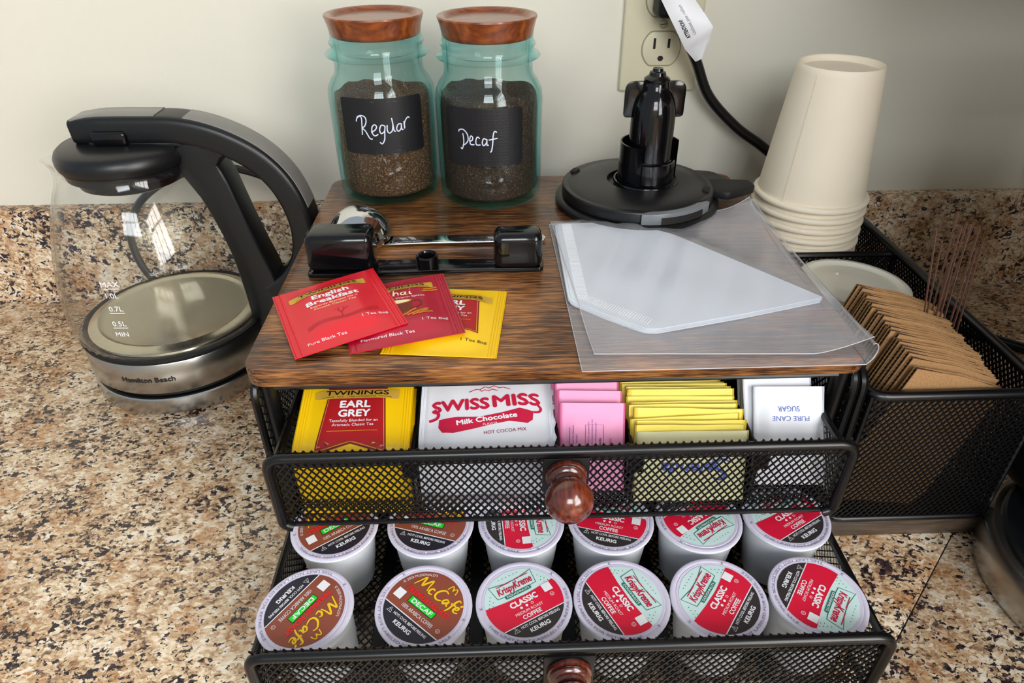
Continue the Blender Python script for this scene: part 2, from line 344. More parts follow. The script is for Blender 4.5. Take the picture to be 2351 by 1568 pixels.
class Print:
    def __init__(s, unit=.001): s.items = []; s.mats = []; s.u = unit
    def mi(s, m):
        m = INK[m] if isinstance(m, str) else m
        if m not in s.mats: s.mats.append(m)
        return s.mats.index(m)
    def poly(s, pts, m, L=0):
        tr = tessellate_polygon([[Vector((p[0], p[1], 0)) for p in pts]]); s.items.append(([tuple(p[:2]) for p in pts], tr, s.mi(m), L)); return s
    def rect(s, x0, y0, x1, y1, m, L=0, r=0): return s.poly(rpoly([(x0, y0), (x1, y0), (x1, y1), (x0, y1)], r) if r else [(x0, y0), (x1, y0), (x1, y1), (x0, y1)], m, L)
    def disc(s, x, y, r, m, L=0, n=12): return s.poly([(x+r*math.cos(2*math.pi*k/n), y+r*math.sin(2*math.pi*k/n)) for k in range(n)], m, L)
    def stroke(s, pts, w, m, L=0, n=4, closed=False, smooth=True, taper=False):
        P = spline([(p[0], p[1], 0) for p in pts], n, closed) if smooth else [Vector((p[0], p[1], 0)) for p in pts]
        if closed: P = P+[P[0]]
        vs = []; N = len(P)
        for i, p in enumerate(P):
            if closed and i in (0, N-1): t = P[1]-P[-2]
            else: t = P[min(i+1, N-1)]-P[max(i-1, 0)]
            t = t.normalized() if t.length > 1e-9 else Vector((1, 0, 0)); ww = w*(.45+.55*math.sin(math.pi*min(1, (i+.6)/N)) if taper else 1)
            vs += [(p.x-t.y*ww/2, p.y+t.x*ww/2), (p.x+t.y*ww/2, p.y-t.x*ww/2)]
        s.items.append((vs, [(2*i, 2*i+1, 2*i+3, 2*i+2) for i in range(N-1)], s.mi(m), L)); return s
    def text(s, t, x, y, h, m, L=0, w=None, rot=0, shear=0, bold=0, al='c', bend=None):
        """h = height of a capital; centred on (x,y) by default; w forces the width"""
        vs, fs, x0, x1, y0, y1 = text2d(t); k = h/.70
        kx = (w/(x1-x0)) if w else k; c, sn = math.cos(R(rot)), math.sin(R(rot)); out = []
        for a, b in vs:
            q = (a-(x0+x1)/2)*kx if al == 'c' else ((a-x0)*kx if al == 'l' else (a-x1)*kx); p = (b-.35)*k; q += shear*p
            if bend: p += bend(q)
            out.append((x+q*c-p*sn, y+q*sn+p*c))
        b = bold*k*1.3                                              # heavier weight: the outline laid down again a hair to each side
        for i, (dx, dy) in enumerate(((b, 0), (-b, 0), (0, b), (0, -b)) if b else ((0, 0),)): s.items.append(([(p+dx, q+dy) for p, q in out], fs, s.mi(m), L+.22*i))
        return s
    def arc(s, t, r, mid, h, m, L=0, w=None, inside=True, bold=0, cx=0, cy=0):
        """text on a circle; mid = angle of its middle; inside=True reads with feet outwards (bottom arc)"""
        vs, fs, x0, x1, y0, y1 = text2d(t); k = h/.70; kx = (w/(x1-x0)) if w else k; out = []
        for a, b in vs:
            q = (a-(x0+x1)/2)*kx; p = (b-.35)*k
            if inside: ang = R(mid)+q/r; rr = r-p
            else: ang = R(mid)-q/r; rr = r+p
            out.append((cx+rr*math.cos(ang), cy+rr*math.sin(ang)))
        s.items.append((out, fs if not inside else fs, s.mi(m), L)); return s
    def turned(s, deg):
        c, sn = math.cos(R(deg)), math.sin(R(deg)); s.items = [([(x*c-y*sn, x*sn+y*c) for x, y in v], f, m, L) for v, f, m, L in s.items]; return s
    def mesh(s, name, fn=None, maxlen=None, lift=.00007, base=.00006):
        mb = MB(); u = s.u; fn = fn or (lambda x, y, h: (x, y, h))
        for vs, fs, m, L in s.items:
            P = [(x*u, y*u) for x, y in vs]; F = [tuple(f) for f in fs]
            if maxlen:
                P2 = list(P); todo = []
                for f in F:
                    for k in range(1, len(f)-1): todo.append((f[0], f[k], f[k+1]))
                F = []
                while todo:
                    a, b, c = todo.pop(); e = sorted(((math.dist(P2[a], P2[b]), a, b, c), (math.dist(P2[b], P2[c]), b, c, a), (math.dist(P2[c], P2[a]), c, a, b)))[-1]
                    if e[0] > maxlen and len(P2) < 30000:
                        P2.append(((P2[e[1]][0]+P2[e[2]][0])/2, (P2[e[1]][1]+P2[e[2]][1])/2)); j = len(P2)-1; todo += [(e[1], j, e[3]), (j, e[2], e[3])]
                    else: F.append((a, b, c))
                P = P2
            mb.add([fn(x, y, base+L*lift) for x, y in P], F, m)
        me = bpy.data.meshes.new(name); me.from_pydata(mb.v, [], mb.f)
        for m in s.mats: me.materials.append(m)
        me.polygons.foreach_set('material_index', mb.m); me.update(); return me
    def obj(s, name, parent, fn=None, **k):
        lo = {a: k.pop(a) for a in ('loc', 'rot', 'world') if a in k}
        return obj(name, s.mesh(name, fn, **k), None, parent, **lo)

# ================================================================== SETTING
WY, BSY, BSZ = .36, .345, .098
mb = MB().bx(-1.9, .66, WY, WY+.05, -.1, 1.6); tag(obj('wall_back', mb, WALL, smooth=0), 'off-white painted wall behind the counter', 'wall', kind='structure')
mb = MB()
X0, X1 = .625, .70
mb.bx(X0, X1, WIN_Y1, WY, -.1, 1.6).bx(X0, X1, -2.4, WIN_Y0, -.1, 1.6).bx(X0, X1, WIN_Y0, WIN_Y1, -.1, WIN_Z0).bx(X0, X1, WIN_Y0, WIN_Y1, WIN_Z1, 1.6)
tag(obj('wall_right', mb, WALL, smooth=0), 'off-white painted side wall with a window opening', 'wall', kind='structure')
mb = MB()
for y in (WIN_Y0, WIN_Y1-.04): mb.bx(X0-.01, X0+.035, y, y+.04, WIN_Z0, WIN_Z1)
for z in (WIN_Z0, WIN_Z1-.04, (WIN_Z0+WIN_Z1)/2-.02): mb.bx(X0-.01, X0+.035, WIN_Y0, WIN_Y1, z, z+.04)
for k in (1, 2, 3): y = WIN_Y0+(WIN_Y1-WIN_Y0)*k/4; mb.bx(X0+.005, X0+.025, y-.008, y+.008, WIN_Z0, WIN_Z1)
tag(obj('window_1', mb, INK['white'], smooth=0), 'white window frame with narrow glazing bars', 'window', kind='structure')
mb = MB(); YA, YB = W2Y-.075, W2Y
mb.bx(-1.9, W2X0, YA, YB, -.9, 2.3).bx(W2X1, .7, YA, YB, -.9, 2.3).bx(W2X0, W2X1, YA, YB, -.9, W2Z0).bx(W2X0, W2X1, YA, YB, W2Z1, 2.3)
tag(obj('wall_front', mb, WALL, smooth=0), 'off-white painted wall opposite the counter with an opening for the added fill window', 'wall', kind='structure')
mb = MB()
for x in (W2X0, W2X1-.04): mb.bx(x, x+.04, W2Y-.035, W2Y+.01, W2Z0, W2Z1)
for z in (W2Z0, W2Z1-.04, (W2Z0+W2Z1)/2-.02): mb.bx(W2X0, W2X1, W2Y-.035, W2Y+.01, z, z+.04)
for k in (1, 2, 3): x = W2X0+(W2X1-W2X0)*k/4; mb.bx(x-.008, x+.008, W2Y-.025, W2Y-.005, W2Z0, W2Z1)
tag(obj('added_fill_window', mb, INK['white'], smooth=0), 'white frame of an added unseen window around the fill light opposite the counter', 'window', kind='structure')  # unseen window, put in only to carry the rear fill light
# two counter runs that meet in a mitre seam y = x - .265
g = .00035
ct = thing('countertop', 'speckled brown granite-look countertop run under the coffee drawers', 'countertop', (-.3, 0, 0))
obj('counter_slab', MB().prism([(-1.9, -.275), (-.0103-g, -.275), (.6100-g, .345), (-1.9, .345)], -.038, 0, bev=.0006), GRAN, ct, world=True)
mb = MB(); prof = [(.345, .0), (.345, .0)]
pf = [(.336, .0001), (.3405, .0012), (.3438, .0045), (.345, .009), (.345, .0945), (.3465, .0972), (.349, .098), (.36, .098), (.36, .0001)]
vs = [(x, a, b) for x in (-1.9, .61) for a, b in pf]; n = len(pf)
mb.add(vs, [(i, n+i, n+(i+1) % n, (i+1) % n) for i in range(n)]+[tuple(range(n))[::-1], tuple(range(n, 2*n))])
obj('backsplash', mb, GRAN, ct, world=True)
ct2 = thing('countertop', 'granite-look countertop run to the right of the mitre seam', 'countertop', (.4, -.5, 0))
obj('counter_slab', MB().prism([(-.0103+g, -.275), (.6100+g, .345), (.625, .345), (.625, -2.2), (-.0103+g, -2.2)], -.038, 0, bev=.0006), GRAN, ct2, world=True)
obj('seam_filler', MB().prism([(-.0103-.0005, -.2752), (-.0103+.0005, -.2752), (.6100+.0005, .3448), (.6100-.0005, .3448)], -.02, -.0004), SLOT, ct2, world=True)
obj('backsplash', MB().rbx(.610, .6245, -2.2, .336, .0005, .098, .002), GRAN, ct2, world=True)

# ================================================================== DRAWER ORGANISER
HW, DEP, ZT, ZB = .170, .279, .150, .139
org = thing('drawer_organizer', 'black mesh two-drawer coffee organiser with a rustic wooden top', 'organizer', (0, .139, 0))
rr = rpoly([(-HW, 0), (HW, 0), (HW, DEP), (-HW, DEP)], .013, 6)
obj('wooden_top', MB().prism(rr, ZB, ZT, bev=.0007), SHELFW, org, world=True)
fr = MB()
for s in (-1, 1):
    for y in (.013, DEP-.013):
        fr = MB(); fr.tube([(s*.1630, y, .0005), (s*.1630, y, ZB-.0003)], .0055, 12); fr.lathe([(.0, .0003), (.0064, .0003), (.0064, .004), (.0055, .0046)], 16, (s*.1630, y, 0))
        obj('leg', fr, BLK, org, world=True)
    w = MB().tube(rpath([(s*.1675, .004, .012), (s*.1675, .004, .1365), (s*.1675, DEP-.004, .1365), (s*.1675, DEP-.004, .012)], .012, 6, True), .0024, 8, True)
    obj('side_frame', w, WIRE, org, world=True)
    obj('side_mesh', MB().lattice((s*.1655, .006, .014), (0, 1, 0), (0, 0, 1), DEP-.012, .121, .0045, .006, .0009), BLK, org, world=True, kind='stuff')
    obj('drawer_rail', MB().bx(s*.150-.004, s*.150+.004, .01, DEP-.01, .0645, .0665), BLK, org, world=True)
obj('front_wire', MB().tube([(-.155, .0035, .1368), (.155, .0035, .1368)], .0019, 8), WIRE, org, world=True)
obj('back_mesh', MB().lattice((-.16, DEP-.006, .014), (1, 0, 0), (0, 0, 1), .32, .121, .0045, .006, .0009), BLK, org, world=True, kind='stuff')

def knob_mesh():
    p = [(.0, -.0002), (.0105, -.0002), (.0112, .0010), (.0108, .0026), (.0094, .0031), (.0100, .0037), (.0104, .0048), (.0098, .0059), (.0080, .0067), (.0074, .0080), (.0082, .0092)]
    for k in range(13):
        a = -math.pi*.30+(math.pi*.80)*k/12; p.append((.0127*math.cos(a)*1.0, .0183+.0112*math.sin(a)))
    p.append((.0, .0295))
    return MB().lathe(p, 40, M=Matrix.Rotation(R(90), 3, 'X'))
def drawer(yf, z0, z1, yb, dividers, kx, kz, label, tx, dz):
    xw = .1545; mb = MB()
    mb.tube(rpath([(-xw+.006, yf, z0-.001), (-xw+.0008, yf, z0+.001), (-xw, yf, z1), (xw, yf, z1), (xw-.0008, yf, z0+.001), (xw-.006, yf, z0-.001)], .009, 6), .0029, 10)
    mb.tube([(-xw+.006, yf+.001, z0), (xw-.006, yf+.001, z0)], .0014, 8)
    y0 = yf+.0045; zt = z1-dz
    mb.tube(rpath([(-tx, y0, zt), (tx, y0, zt), (tx, yb, zt), (-tx, yb, zt)], .007, 5, True), .0022, 8, True)
    for s in (-1, 1):
        mb.tube([(s*tx, y0, zt), (s*(xw-.002), yf, zt)], .0016, 6)
        mb.tube([(s*tx, y0+.001, z0+.003), (s*tx, yb, z0+.003)], .0016, 6)
    d = obj('drawer', mb, WIRE, org, world=True, label=label)
    k = dict(w=.00078, t=.0007)
    obj('front_mesh', MB().lattice((-xw+.001, yf+.0014, z0-.0005), (1, 0, 0), (0, 0, 1), 2*xw-.002, z1-z0+.0038, .0042, .0057, **k), BLK, d, kind='stuff')
    m2 = MB()
    for s in (-1, 1): m2.lattice((s*tx, y0, z0+.002), (0, 1, 0), (0, 0, 1), yb-y0, zt-z0-.002, .0045, .0053, **k)
    m2.lattice((-tx, yb, z0+.002), (1, 0, 0), (0, 0, 1), 2*tx, zt-z0-.002, .0045, .0053, **k)
    m2.lattice((-tx, y0, z0+.002), (1, 0, 0), (0, 1, 0), 2*tx, yb-y0, .0045, .0055, **k)
    obj('tray_mesh', m2, BLK, d, kind='stuff')
    pm = MB().rbx(kx-.0125, kx+.0125, yf-.0012, yf+.0008, kz-.0135, kz+.0115, .0008, 2)
    obj('knob_plate', pm, BLK, d)
    kn = obj('knob', knob_mesh(), KNOBW, d, loc=(kx, yf-.0012, kz)); kn['label'] = 'turned cherry-brown wooden knob'
    for dx in dividers:
        q = MB().rbx(dx-.0008, dx+.0008, y0+.003, yb-.003, z0+.0035, zt-.004, .0005, 1); q.rbx(dx-.0045, dx+.0045, y0-.0006, y0+.0036, zt-.013, zt+.002, .001, 1)
        obj('divider', q, BLK, d)
    return d
UF, LF = -.0335, -.1085
ud = drawer(UF, .0680, .1185, .235, (-.0812, -.0006, .0400, .1085), at(1299, 1085, 1, UF).x, .1028, 'upper mesh drawer filled with tea and sweetener packets', .1525, .0085)
lowd = drawer(LF, .0085, .0625, .160, (), at(1305, 1540, 1, LF).x, .0450, 'lower mesh drawer holding coffee pods', .1562, .0130)
for x in (-.155+.0520, -.0485, .0035, .0552, .1066):
    obj('divider', MB().rbx(x-.004, x+.004, LF+.008, .155, .0125, .014, .0004, 1), BLK, lowd)

# ================================================================== COFFEE PODS
def kk_print():
    P = Print(); rad = 20.6
    def seg(y0f, y1f, m, L):
        pts = []; N = 24
        def xs(y): return math.sqrt(max(rad*rad-y*y, 0))
        ys = [y0f+(y1f-y0f)*k/N for k in range(N+1)]
        P.poly([(-xs(y), y) for y in ys]+[(xs(y), y) for y in ys[::-1]], m, L)
    seg(-rad, rad, 'mint', 0)
    seg(-11.0, 3.3, 'red', 1); P.poly([(-20.2, 3.2), (20.2, 3.2), (19.7, 4.6), (9, 3.6), (2.5, 3.2), (-9, 3.8), (-19.9, 5.0)], 'red', 2)
    seg(-rad, -11.0, 'char', 1); P.rect(-17.4, -11.25, 17.4, -10.75, 'white', 3)
    for i in range(-9, 10):
        for j in range(0, 9):
            x, y = i*2.2+(1.1 if j % 2 else 0), 5.2+j*1.75
            if x*x+y*y < 18.8**2 and not (abs(x) < 13.6 and 4.3 < y < 16.2): P.disc(x, y, .3, 'green', 1, 6)
    bow = [(-12.6, 15.6), (-4, 13.9), (4, 13.9), (12.6, 15.6), (11.4, 7.2), (4, 6.6), (-4, 6.6), (-11.4, 7.2)]
    P.poly(bow, INK['mint'], 2); P.stroke(bow, .45, 'green', 3, closed=True, smooth=False)
    P.text('Krispy', -4.7, 10.6, 4.0, 'crim', 4, w=9.6, bold=.02, shear=.12); P.text('Kreme', 5.4, 10.9, 4.4, 'crim', 4, w=10.2, bold=.02, shear=.12)
    P.rect(-9.0, 13.4, -.8, 13.9, 'crim', 4); P.rect(2.2, 13.8, 10.4, 14.3, 'crim', 4)
    P.rect(-7.6, 4.9, 7.6, 7.1, 'green', 5, .7); P.text('DOUGHNUTS', 0, 6.0, 1.25, 'white', 6, w=13.2, bold=.01)
    P.text('CLASSIC', 0, .4, 3.2, 'white', 4, w=15.6, bold=.035)
    for x, f in ((-3.2, 1), (0, 1), (3.2, 0)):
        if f: P.disc(x, -2.9, .75, 'white', 4)
        else: P.stroke([(x+.62*math.cos(a*math.pi/4), -2.9+.62*math.sin(a*math.pi/4)) for a in range(8)], .25, 'white', 4, closed=True)
    P.text('MEDIUM ROAST', 0, -5.5, 1.6, 'white', 4, w=16); P.text('COFFEE', 0, -8.4, 2.3, 'white', 4, w=10.6, bold=.02)
    P.rect(12.2, -1.0, 17.2, 4.0, 'white', 4); P.text('U', 15.0, -3.4, 1.1, 'white', 4)
    P.stroke([(15+1.05*math.cos(a*math.pi/4), -3.4+1.05*math.sin(a*math.pi/4)) for a in range(8)], .2, 'white', 4, closed=True)
    warn(P, -12.9); return P
def warn(P, y):
    P.stroke([(-13.4, y-1.3), (-10.4, y-1.3), (-11.9, y+1.4)], .35, 'white', 4, closed=True, smooth=False); P.text('!', -11.9, y-.25, 1.3, 'white', 4, bold=.02)
    P.text('HOT! COOL BEFORE PEELING', 2.1, y, 1.5, 'white', 4, w=22.4, bold=.012)
    P.text('KEURIG', 0, y-3.4, 2.2, 'white', 4, w=11.2, bold=.03); P.arc('THIS UNIT NOT LABELED FOR RETAIL SALE', 22.6, 270, 1.45, 'grey', 1, w=64)
    for a in (18, 162): P.text('K', 22.6*math.cos(R(a)), 22.6*math.sin(R(a)), 1.8, 'grey', 1, rot=a-90)
def mc_print():
    P = Print(); rad = 20.6
    P.disc(0, 0, rad, 'brown', 0, 64)
    ys = [-rad+(rad-9.4)*k/16 for k in range(17)]; xs = lambda y: math.sqrt(max(rad*rad-y*y, 0))
    P.poly([(-xs(y), y) for y in ys]+[(xs(y), y) for y in ys[::-1]], 'navy', 1); P.rect(-18.3, -9.65, 18.3, -9.1, 'white', 3)
    y0 = 9.4                                                     # brush script word
    for st in ([(-13.2, 6.4), (-11.6, 10.4), (-10.2, 13.4), (-9.6, 10), (-9.0, 8.2), (-7.6, 11), (-5.8, 13.8), (-5.4, 10), (-4.8, 7.2)],
               [(-1.4, 9.8), (-2.6, 10.4), (-3.8, 8.8), (-3.2, 7.0), (-1.2, 7.4)], [(5.6, 13.0), (3.2, 13.6), (.6, 11.0), (.4, 8.2), (2.4, 6.8), (5.2, 7.8)],
               [(8.6, 9.8), (7.2, 10.2), (6.0, 8.6), (6.6, 7.2), (8.2, 8.6), (8.8, 10), (8.8, 7.4), (9.8, 7.2)], [(14.2, 13.2), (12.6, 13.6), (11.6, 10.6), (11.2, 7.0), (10.2, 4.4)], [(10.2, 9.8), (13.4, 10.2)],
               [(13.4, 8.2), (15.2, 8.8), (15.4, 10.2), (14.2, 10.0), (13.4, 8.0), (14.6, 6.9), (16.6, 7.6)], [(15.2, 11.4), (16.4, 12.6)]):
        P.stroke(st, 1.15, 'yellow', 4, taper=True)
    P.stroke([(3.2, 14.8), (4.0, 17.4), (4.8, 18.0), (5.6, 16.6), (5.9, 15.6), (6.3, 16.8), (7.4, 17.8), (8.2, 16.6), (8.4, 14.6)], .6, 'yellow', 4)
    P.text('PREMIUM ROAST', .5, 3.0, 2.9, 'redtxt', 4, w=29, bold=.025)
    P.rect(-8.6, -3.2, 8.6, 1.0, 'black', 4); P.rect(-8.3, -2.9, 8.3, .7, 'neon', 5); P.text('DECAF', 0, -1.1, 2.4, 'white', 6, w=13.6, bold=.02)
    P.text('100% ARABICA COFFEE', 1.2, -5.9, 2.1, 'white', 4, w=21)
    P.rect(-17.6, -5.0, -12.4, .4, 'white', 4); P.arc("© 2020 McDONALD'S", 18.6, 140, 1.5, 'white', 4, w=19, inside=False)
    P.text('U', 15.6, -5.8, 1.0, 'white', 4); P.stroke([(15.6+1.05*math.cos(a*math.pi/4), -5.8+1.05*math.sin(a*math.pi/4)) for a in range(8)], .2, 'white', 4, closed=True)
    warn(P, -11.9); return P
KKM, MCM = kk_print().mesh('pod_print'), mc_print().mesh('pod_print')
body = obj('cup_body', MB().lathe([(0, .0006), (.0150, .0006), (.0160, 0), (.0176, .0002), (.0182, .0014), (.0196, .014), (.0200, .0145), (.0224, .0385), (.0228, .0405), (.0242, .0412), (.0249, .0418), (.0251, .0428), (.0247, .0436), (.0, .0436)], 48), PODW).data
lidm = obj('lid', MB().lathe([(.0, .0440), (.0212, .0440), (.0218, .0441), (.0222, .0438), (.0226, .0441), (.0243, .0441), (.0249, .0438), (.0248, .0434)], 64), PODL).data
for o in [o for o in COL.objects if o.type == 'MESH' and o.data in (body, lidm)]: bpy.data.objects.remove(o)
pods = [  # x, y, turn, mc?, tilt x, tilt y, label
 (-.1312, -.0765, -128, 1, 2.5, -5, 'brown-lidded decaf coffee pod at the left end of the front row, print upside down'),
 (-.0742, -.0770, -41, 1, 2, 0, 'brown-lidded decaf coffee pod second from the left in the front row'),
 (-.0224, -.0775, 28, 0, 0, 0, 'red-and-mint coffee pod third from the left in the front row, print nearly upright'),
 (.0284, -.0780, -64, 0, 0, 0, 'red-and-mint coffee pod fourth from the left in the front row, print running downwards'),
 (.0788, -.0785, 52, 0, 1, 0, 'red-and-mint coffee pod fifth from the left in the front row, print running steeply upwards'),
 (.1291, -.0790, -127, 0, 1, 2, 'red-and-mint coffee pod at the right end of the front row, print upside down'),
 (-.1297, -.0222, 34, 1, 1, 0, 'brown-lidded decaf coffee pod at the left end of the second row'),
 (-.0742, -.0228, -18, 1, 0, 0, 'brown-lidded decaf coffee pod second from the left in the second row'),
 (-.0216, -.0235, -86, 0, 0, 0, 'red-and-mint coffee pod third from the left in the second row, print running downwards'),
 (.0306, -.0240, -17, 0, 0, 0, 'red-and-mint coffee pod fourth from the left in the second row, under the upper knob'),
 (.0820, -.0248, -148, 0, 0, 0, 'red-and-mint coffee pod fifth from the left in the second row, print upside down'),
 (.1335, -.0250, 30, 0, 0, 0, 'red-and-mint coffee pod at the right end of the second row'),
]
for x, y, a, mc, tx, ty, lab in pods:
    t = thing('coffee_pod', lab, 'coffee pod', (x, y, .0114), (R(tx), R(ty), 0), 'coffee pods in the lower drawer')
    obj('cup_body', body, None, t); l = obj('lid', lidm, None, t, rot=(0, 0, R(a))); obj('lid_print', MCM if mc else KKM, None, l, loc=(0, 0, .0441))

def ray_cyl(px, py, cx, cy, r):
    d = CR*((px-1175.5)/FPX)-CU*((py-784)/FPX)+CF; ox, oy = CAM.x-cx, CAM.y-cy
    a = d.x**2+d.y**2; b = 2*(ox*d.x+oy*d.y); c = ox*ox+oy*oy-r*r; q = b*b-4*a*c
    t = (-b-math.sqrt(max(q, 0)))/(2*a); p = CAM+d*t; return math.atan2(p.y-cy, p.x-cx), p.z

# ================================================================== ELECTRIC KETTLE (spout left, handle right)
KX, KY = -.309, .221
kb = thing('kettle_power_base', 'round brushed-steel power base under the glass kettle', 'kettle base', (KX, KY, 0))
obj('base_plate', MB().lathe([(0, .0004), (.071, .0004), (.0725, .0018), (.0725, .0030)], 72), RUBB, kb)
obj('steel_band', MB().lathe([(.0720, .0028), (.0752, .0030), (.0756, .0040), (.0752, .0165), (.0742, .0175), (.0, .0175)], 96), STEEL, kb)
# flex loops up the wall behind the kettle and runs off behind the organiser
zz = .0045
cp = [(-.309, .290, zz), (-.345, .308, .012), (-.378, .320, .040), (-.388, .330, .075), (-.372, .334, .108), (-.335, .336, .132), (-.290, .337, .142), (-.245, .336, .130), (-.208, .332, .100), (-.188, .326, .060), (-.175, .320, .02), (-.150, .316, zz), (-.08, .312, zz)]
obj('power_cable', MB().tube([Vector(p)-Vector((KX, KY, 0)) for p in spline(cp, 8)], .0036, 8), CORDM, kb)
kt = thing('glass_kettle', 'clear glass electric kettle with black lid, black handle and steel base band', 'kettle', (KX, KY, .018))
def kz(z): return z-.018
obj('steel_band', MB().lathe([(.070, kz(.0232)), (.0748, kz(.0235)), (.0756, kz(.0245)), (.0752, kz(.0508)), (.0744, kz(.0518)), (.070, kz(.0520))], 96), STEEL, kt)
obj('gap_ring', MB().lathe([(0, kz(.0186)), (.0705, kz(.0186)), (.0710, kz(.0190)), (.0710, kz(.0236)), (.0, kz(.0236))], 72), RUBB, kt)  # black ring set back in the gap above the power base
obj('seal_ring', MB().lathe([(.070, kz(.0515)), (.0757, kz(.0520)), (.0762, kz(.0535)), (.0757, kz(.0552)), (.071, kz(.0556)), (.060, kz(.0556))], 96), RUBB, kt)
obj('heating_plate', MB().lathe([(0, kz(.0580)), (.056, kz(.0580)), (.0585, kz(.0590)), (.0605, kz(.0600)), (.0630, kz(.0590)), (.0660, kz(.0582)), (.0685, kz(.0570)), (.0690, kz(.0556)), (0, kz(.0556))], 96), PLATE, kt)
gp = [(.0745, .0558), (.0765, .0580), (.0782, .0640), (.0788, .0740), (.0782, .0880), (.0762, .1040), (.0728, .1220), (.0682, .1400), (.0628, .1580), (.0566, .1720), (.0510, .1800), (.0478, .1850), (.0470, .1885), (.0474, .1905)]
gi = [(r-.0020, z) for r, z in gp[::-1]]; gi[-1] = (.0725, .0575)
gm = MB(); prof = gp+gi; NS = 112; n = len(prof); vs = []; fs = []
for k in range(NS):
    a = 2*math.pi*k/NS; da = math.atan2(math.sin(a-math.pi), math.cos(a-math.pi))
    for r, z in prof:
        rr_ = r+(.0175*math.exp(-(da/.26)**2)*max(0, (z-.166)/.0245)**1.6); zz_ = z+.001*math.exp(-(da/.26)**2)*max(0, (z-.175)/.015)
        rid = .0003*math.sin(60*a) if z < .060 else 0
        vs.append(((rr_+rid)*math.cos(a), (rr_+rid)*math.sin(a), kz(zz_)))
for k in range(NS):
    k2 = (k+1) % NS
    for i in range(n): j = (i+1) % n; fs.append((k*n+i, k2*n+i, k2*n+j, k*n+j))
gb = obj('glass_body', gm.add(vs, fs), KGLASS, kt)
lid = obj('lid', MB().lathe([(0, kz(.1835)), (.0440, kz(.1835)), (.0455, kz(.1905)), (.0470, kz(.1912)), (.0480, kz(.1945)), (.0478, kz(.1985)), (.0460, kz(.2022)), (.0430, kz(.2045)), (.030, kz(.2058)), (0, kz(.2062))], 72), SATINB, kt)
obj('lid_strainer', MB().lathe([(0, kz(.1745)), (.034, kz(.1745)), (.0372, kz(.1760)), (.0385, kz(.1800)), (.0395, kz(.1840)), (0, kz(.1840))], 56), GLOSSB, lid)
def rprof(hw, hh, r, n=4): return [(a, b) for a, b in rpoly([(-hw, -hh), (hw, -hh), (hw, hh), (-hw, hh)], r, n)]
hp = spline([(-.338, 0, .2140), (-.318, 0, .2150), (-.290, 0, .2150), (-.262, 0, .2140), (-.237, 0, .2075), (-.2135, 0, .1945), (-.197, 0, .1765), (-.1880, 0, .1550), (-.1850, 0, .1320), (-.1895, 0, .1080), (-.2030, 0, .0890), (-.2200, 0, .0780)], 6)
hpl = [Vector((p.x-KX, 0, kz(p.z))) for p in hp]
hs = [(min(1, .82+.18*i/6), min(1, .80+.2*i/6)) if i < 6 else (1, 1-.12*i/len(hpl)) for i in range(len(hpl))]
hd = obj('handle', MB().sweep(hpl, rprof(.0145, .0105, .0055), (0, 1, 0), hs), SATINB, kt)
def inlay(i0, i1, hw, name):
    sub = hpl[i0:i1]; q = []
    for i in range(i0, i1):
        t = (hpl[min(i+1, len(hpl)-1)]-hpl[max(i-1, 0)]).normalized(); N = Vector((0, 1, 0)).cross(t); q.append(hpl[i]-N*(.0105*hs[i][1]-.0004))
    obj(name, MB().sweep(q, rprof(hw, .0009, .0006, 2), (0, 1, 0)), GREYP, hd)
inlay(1, 16, .0108, 'grey_inlay'); inlay(19, 44, .0108, 'grey_inlay')
stp = [(398, 338), (416, 372), (446, 408), (472, 440), (498, 482), (520, 522), (540, 564), (554, 600), (572, 655), (588, 708), (598, 765), (622, 775), (652, 690), (650, 640), (637, 608), (608, 554), (579, 496), (554, 443), (538, 408), (522, 380), (512, 368), (520, 352), (545, 340), (505, 312), (450, 300)]
st3 = [at(px, py, 1, KY) for px, py in stp]
MS = Matrix(((1, 0, 0, 0), (0, 0, 1, 0), (0, 1, 0, 0), (0, 0, 0, 1)))
obj('handle_strap', MB().prism([(p.x-KX, kz(p.z)) for p in st3], -.0135, .0135, bev=.0030, seg=3, M=MS), SATINB, kt)
bt = at(253, 318, 1, .2065)-Vector((KX, KY, .018))
obj('lid_button', MB().rbx(bt.x-.0125, bt.x+.0125, bt.y-.0035, bt.y+.004, bt.z-.0052, bt.z+.0052, .0024, 3), GLOSSB, kt)
hb = MB().rbx(bt.x-.018, bt.x+.05, -.0135, .0135, kz(.2030), kz(.2080), .002, 2); obj('lid_hinge', hb, SATINB, kt)
# litre marks printed on the glass and the maker's name on the band
def wrap(cx_a, cz, r, kt=0):
    return lambda x, y, h: ((r+h)*math.cos(cx_a+x/r), (r+h)*math.sin(cx_a+x/r), cz+y)
for s_, px, py, hgt in (('MAX', 252, 652, 4.4), ('1.0L', 258, 678, 4.2), ('0.7L', 267, 708, 4.2), ('0.5L', 275, 742, 4.2), ('MIN', 282, 766, 4.0)):
    a, z = ray_cyl(px, py, KX, KY, .0782); P = Print(); P.text(s_, 0, 0, hgt, 'white', 0)
    if s_ in ('MAX', '0.7L', '0.5L'): P.rect(-5.5, -4.1, 5.5, -3.5, 'white', 0)
    P.obj('litre_mark', gb, wrap(a, kz(z), .0791))
a, z = ray_cyl(338, 874, KX, KY, .0755); P = Print(); P.text('Hamilton Beach', 0, 0, 4.2, 'steeltxt', 0, w=42, bold=.02)
P.obj('maker_name', kt, wrap(a, kz(z), .0757))

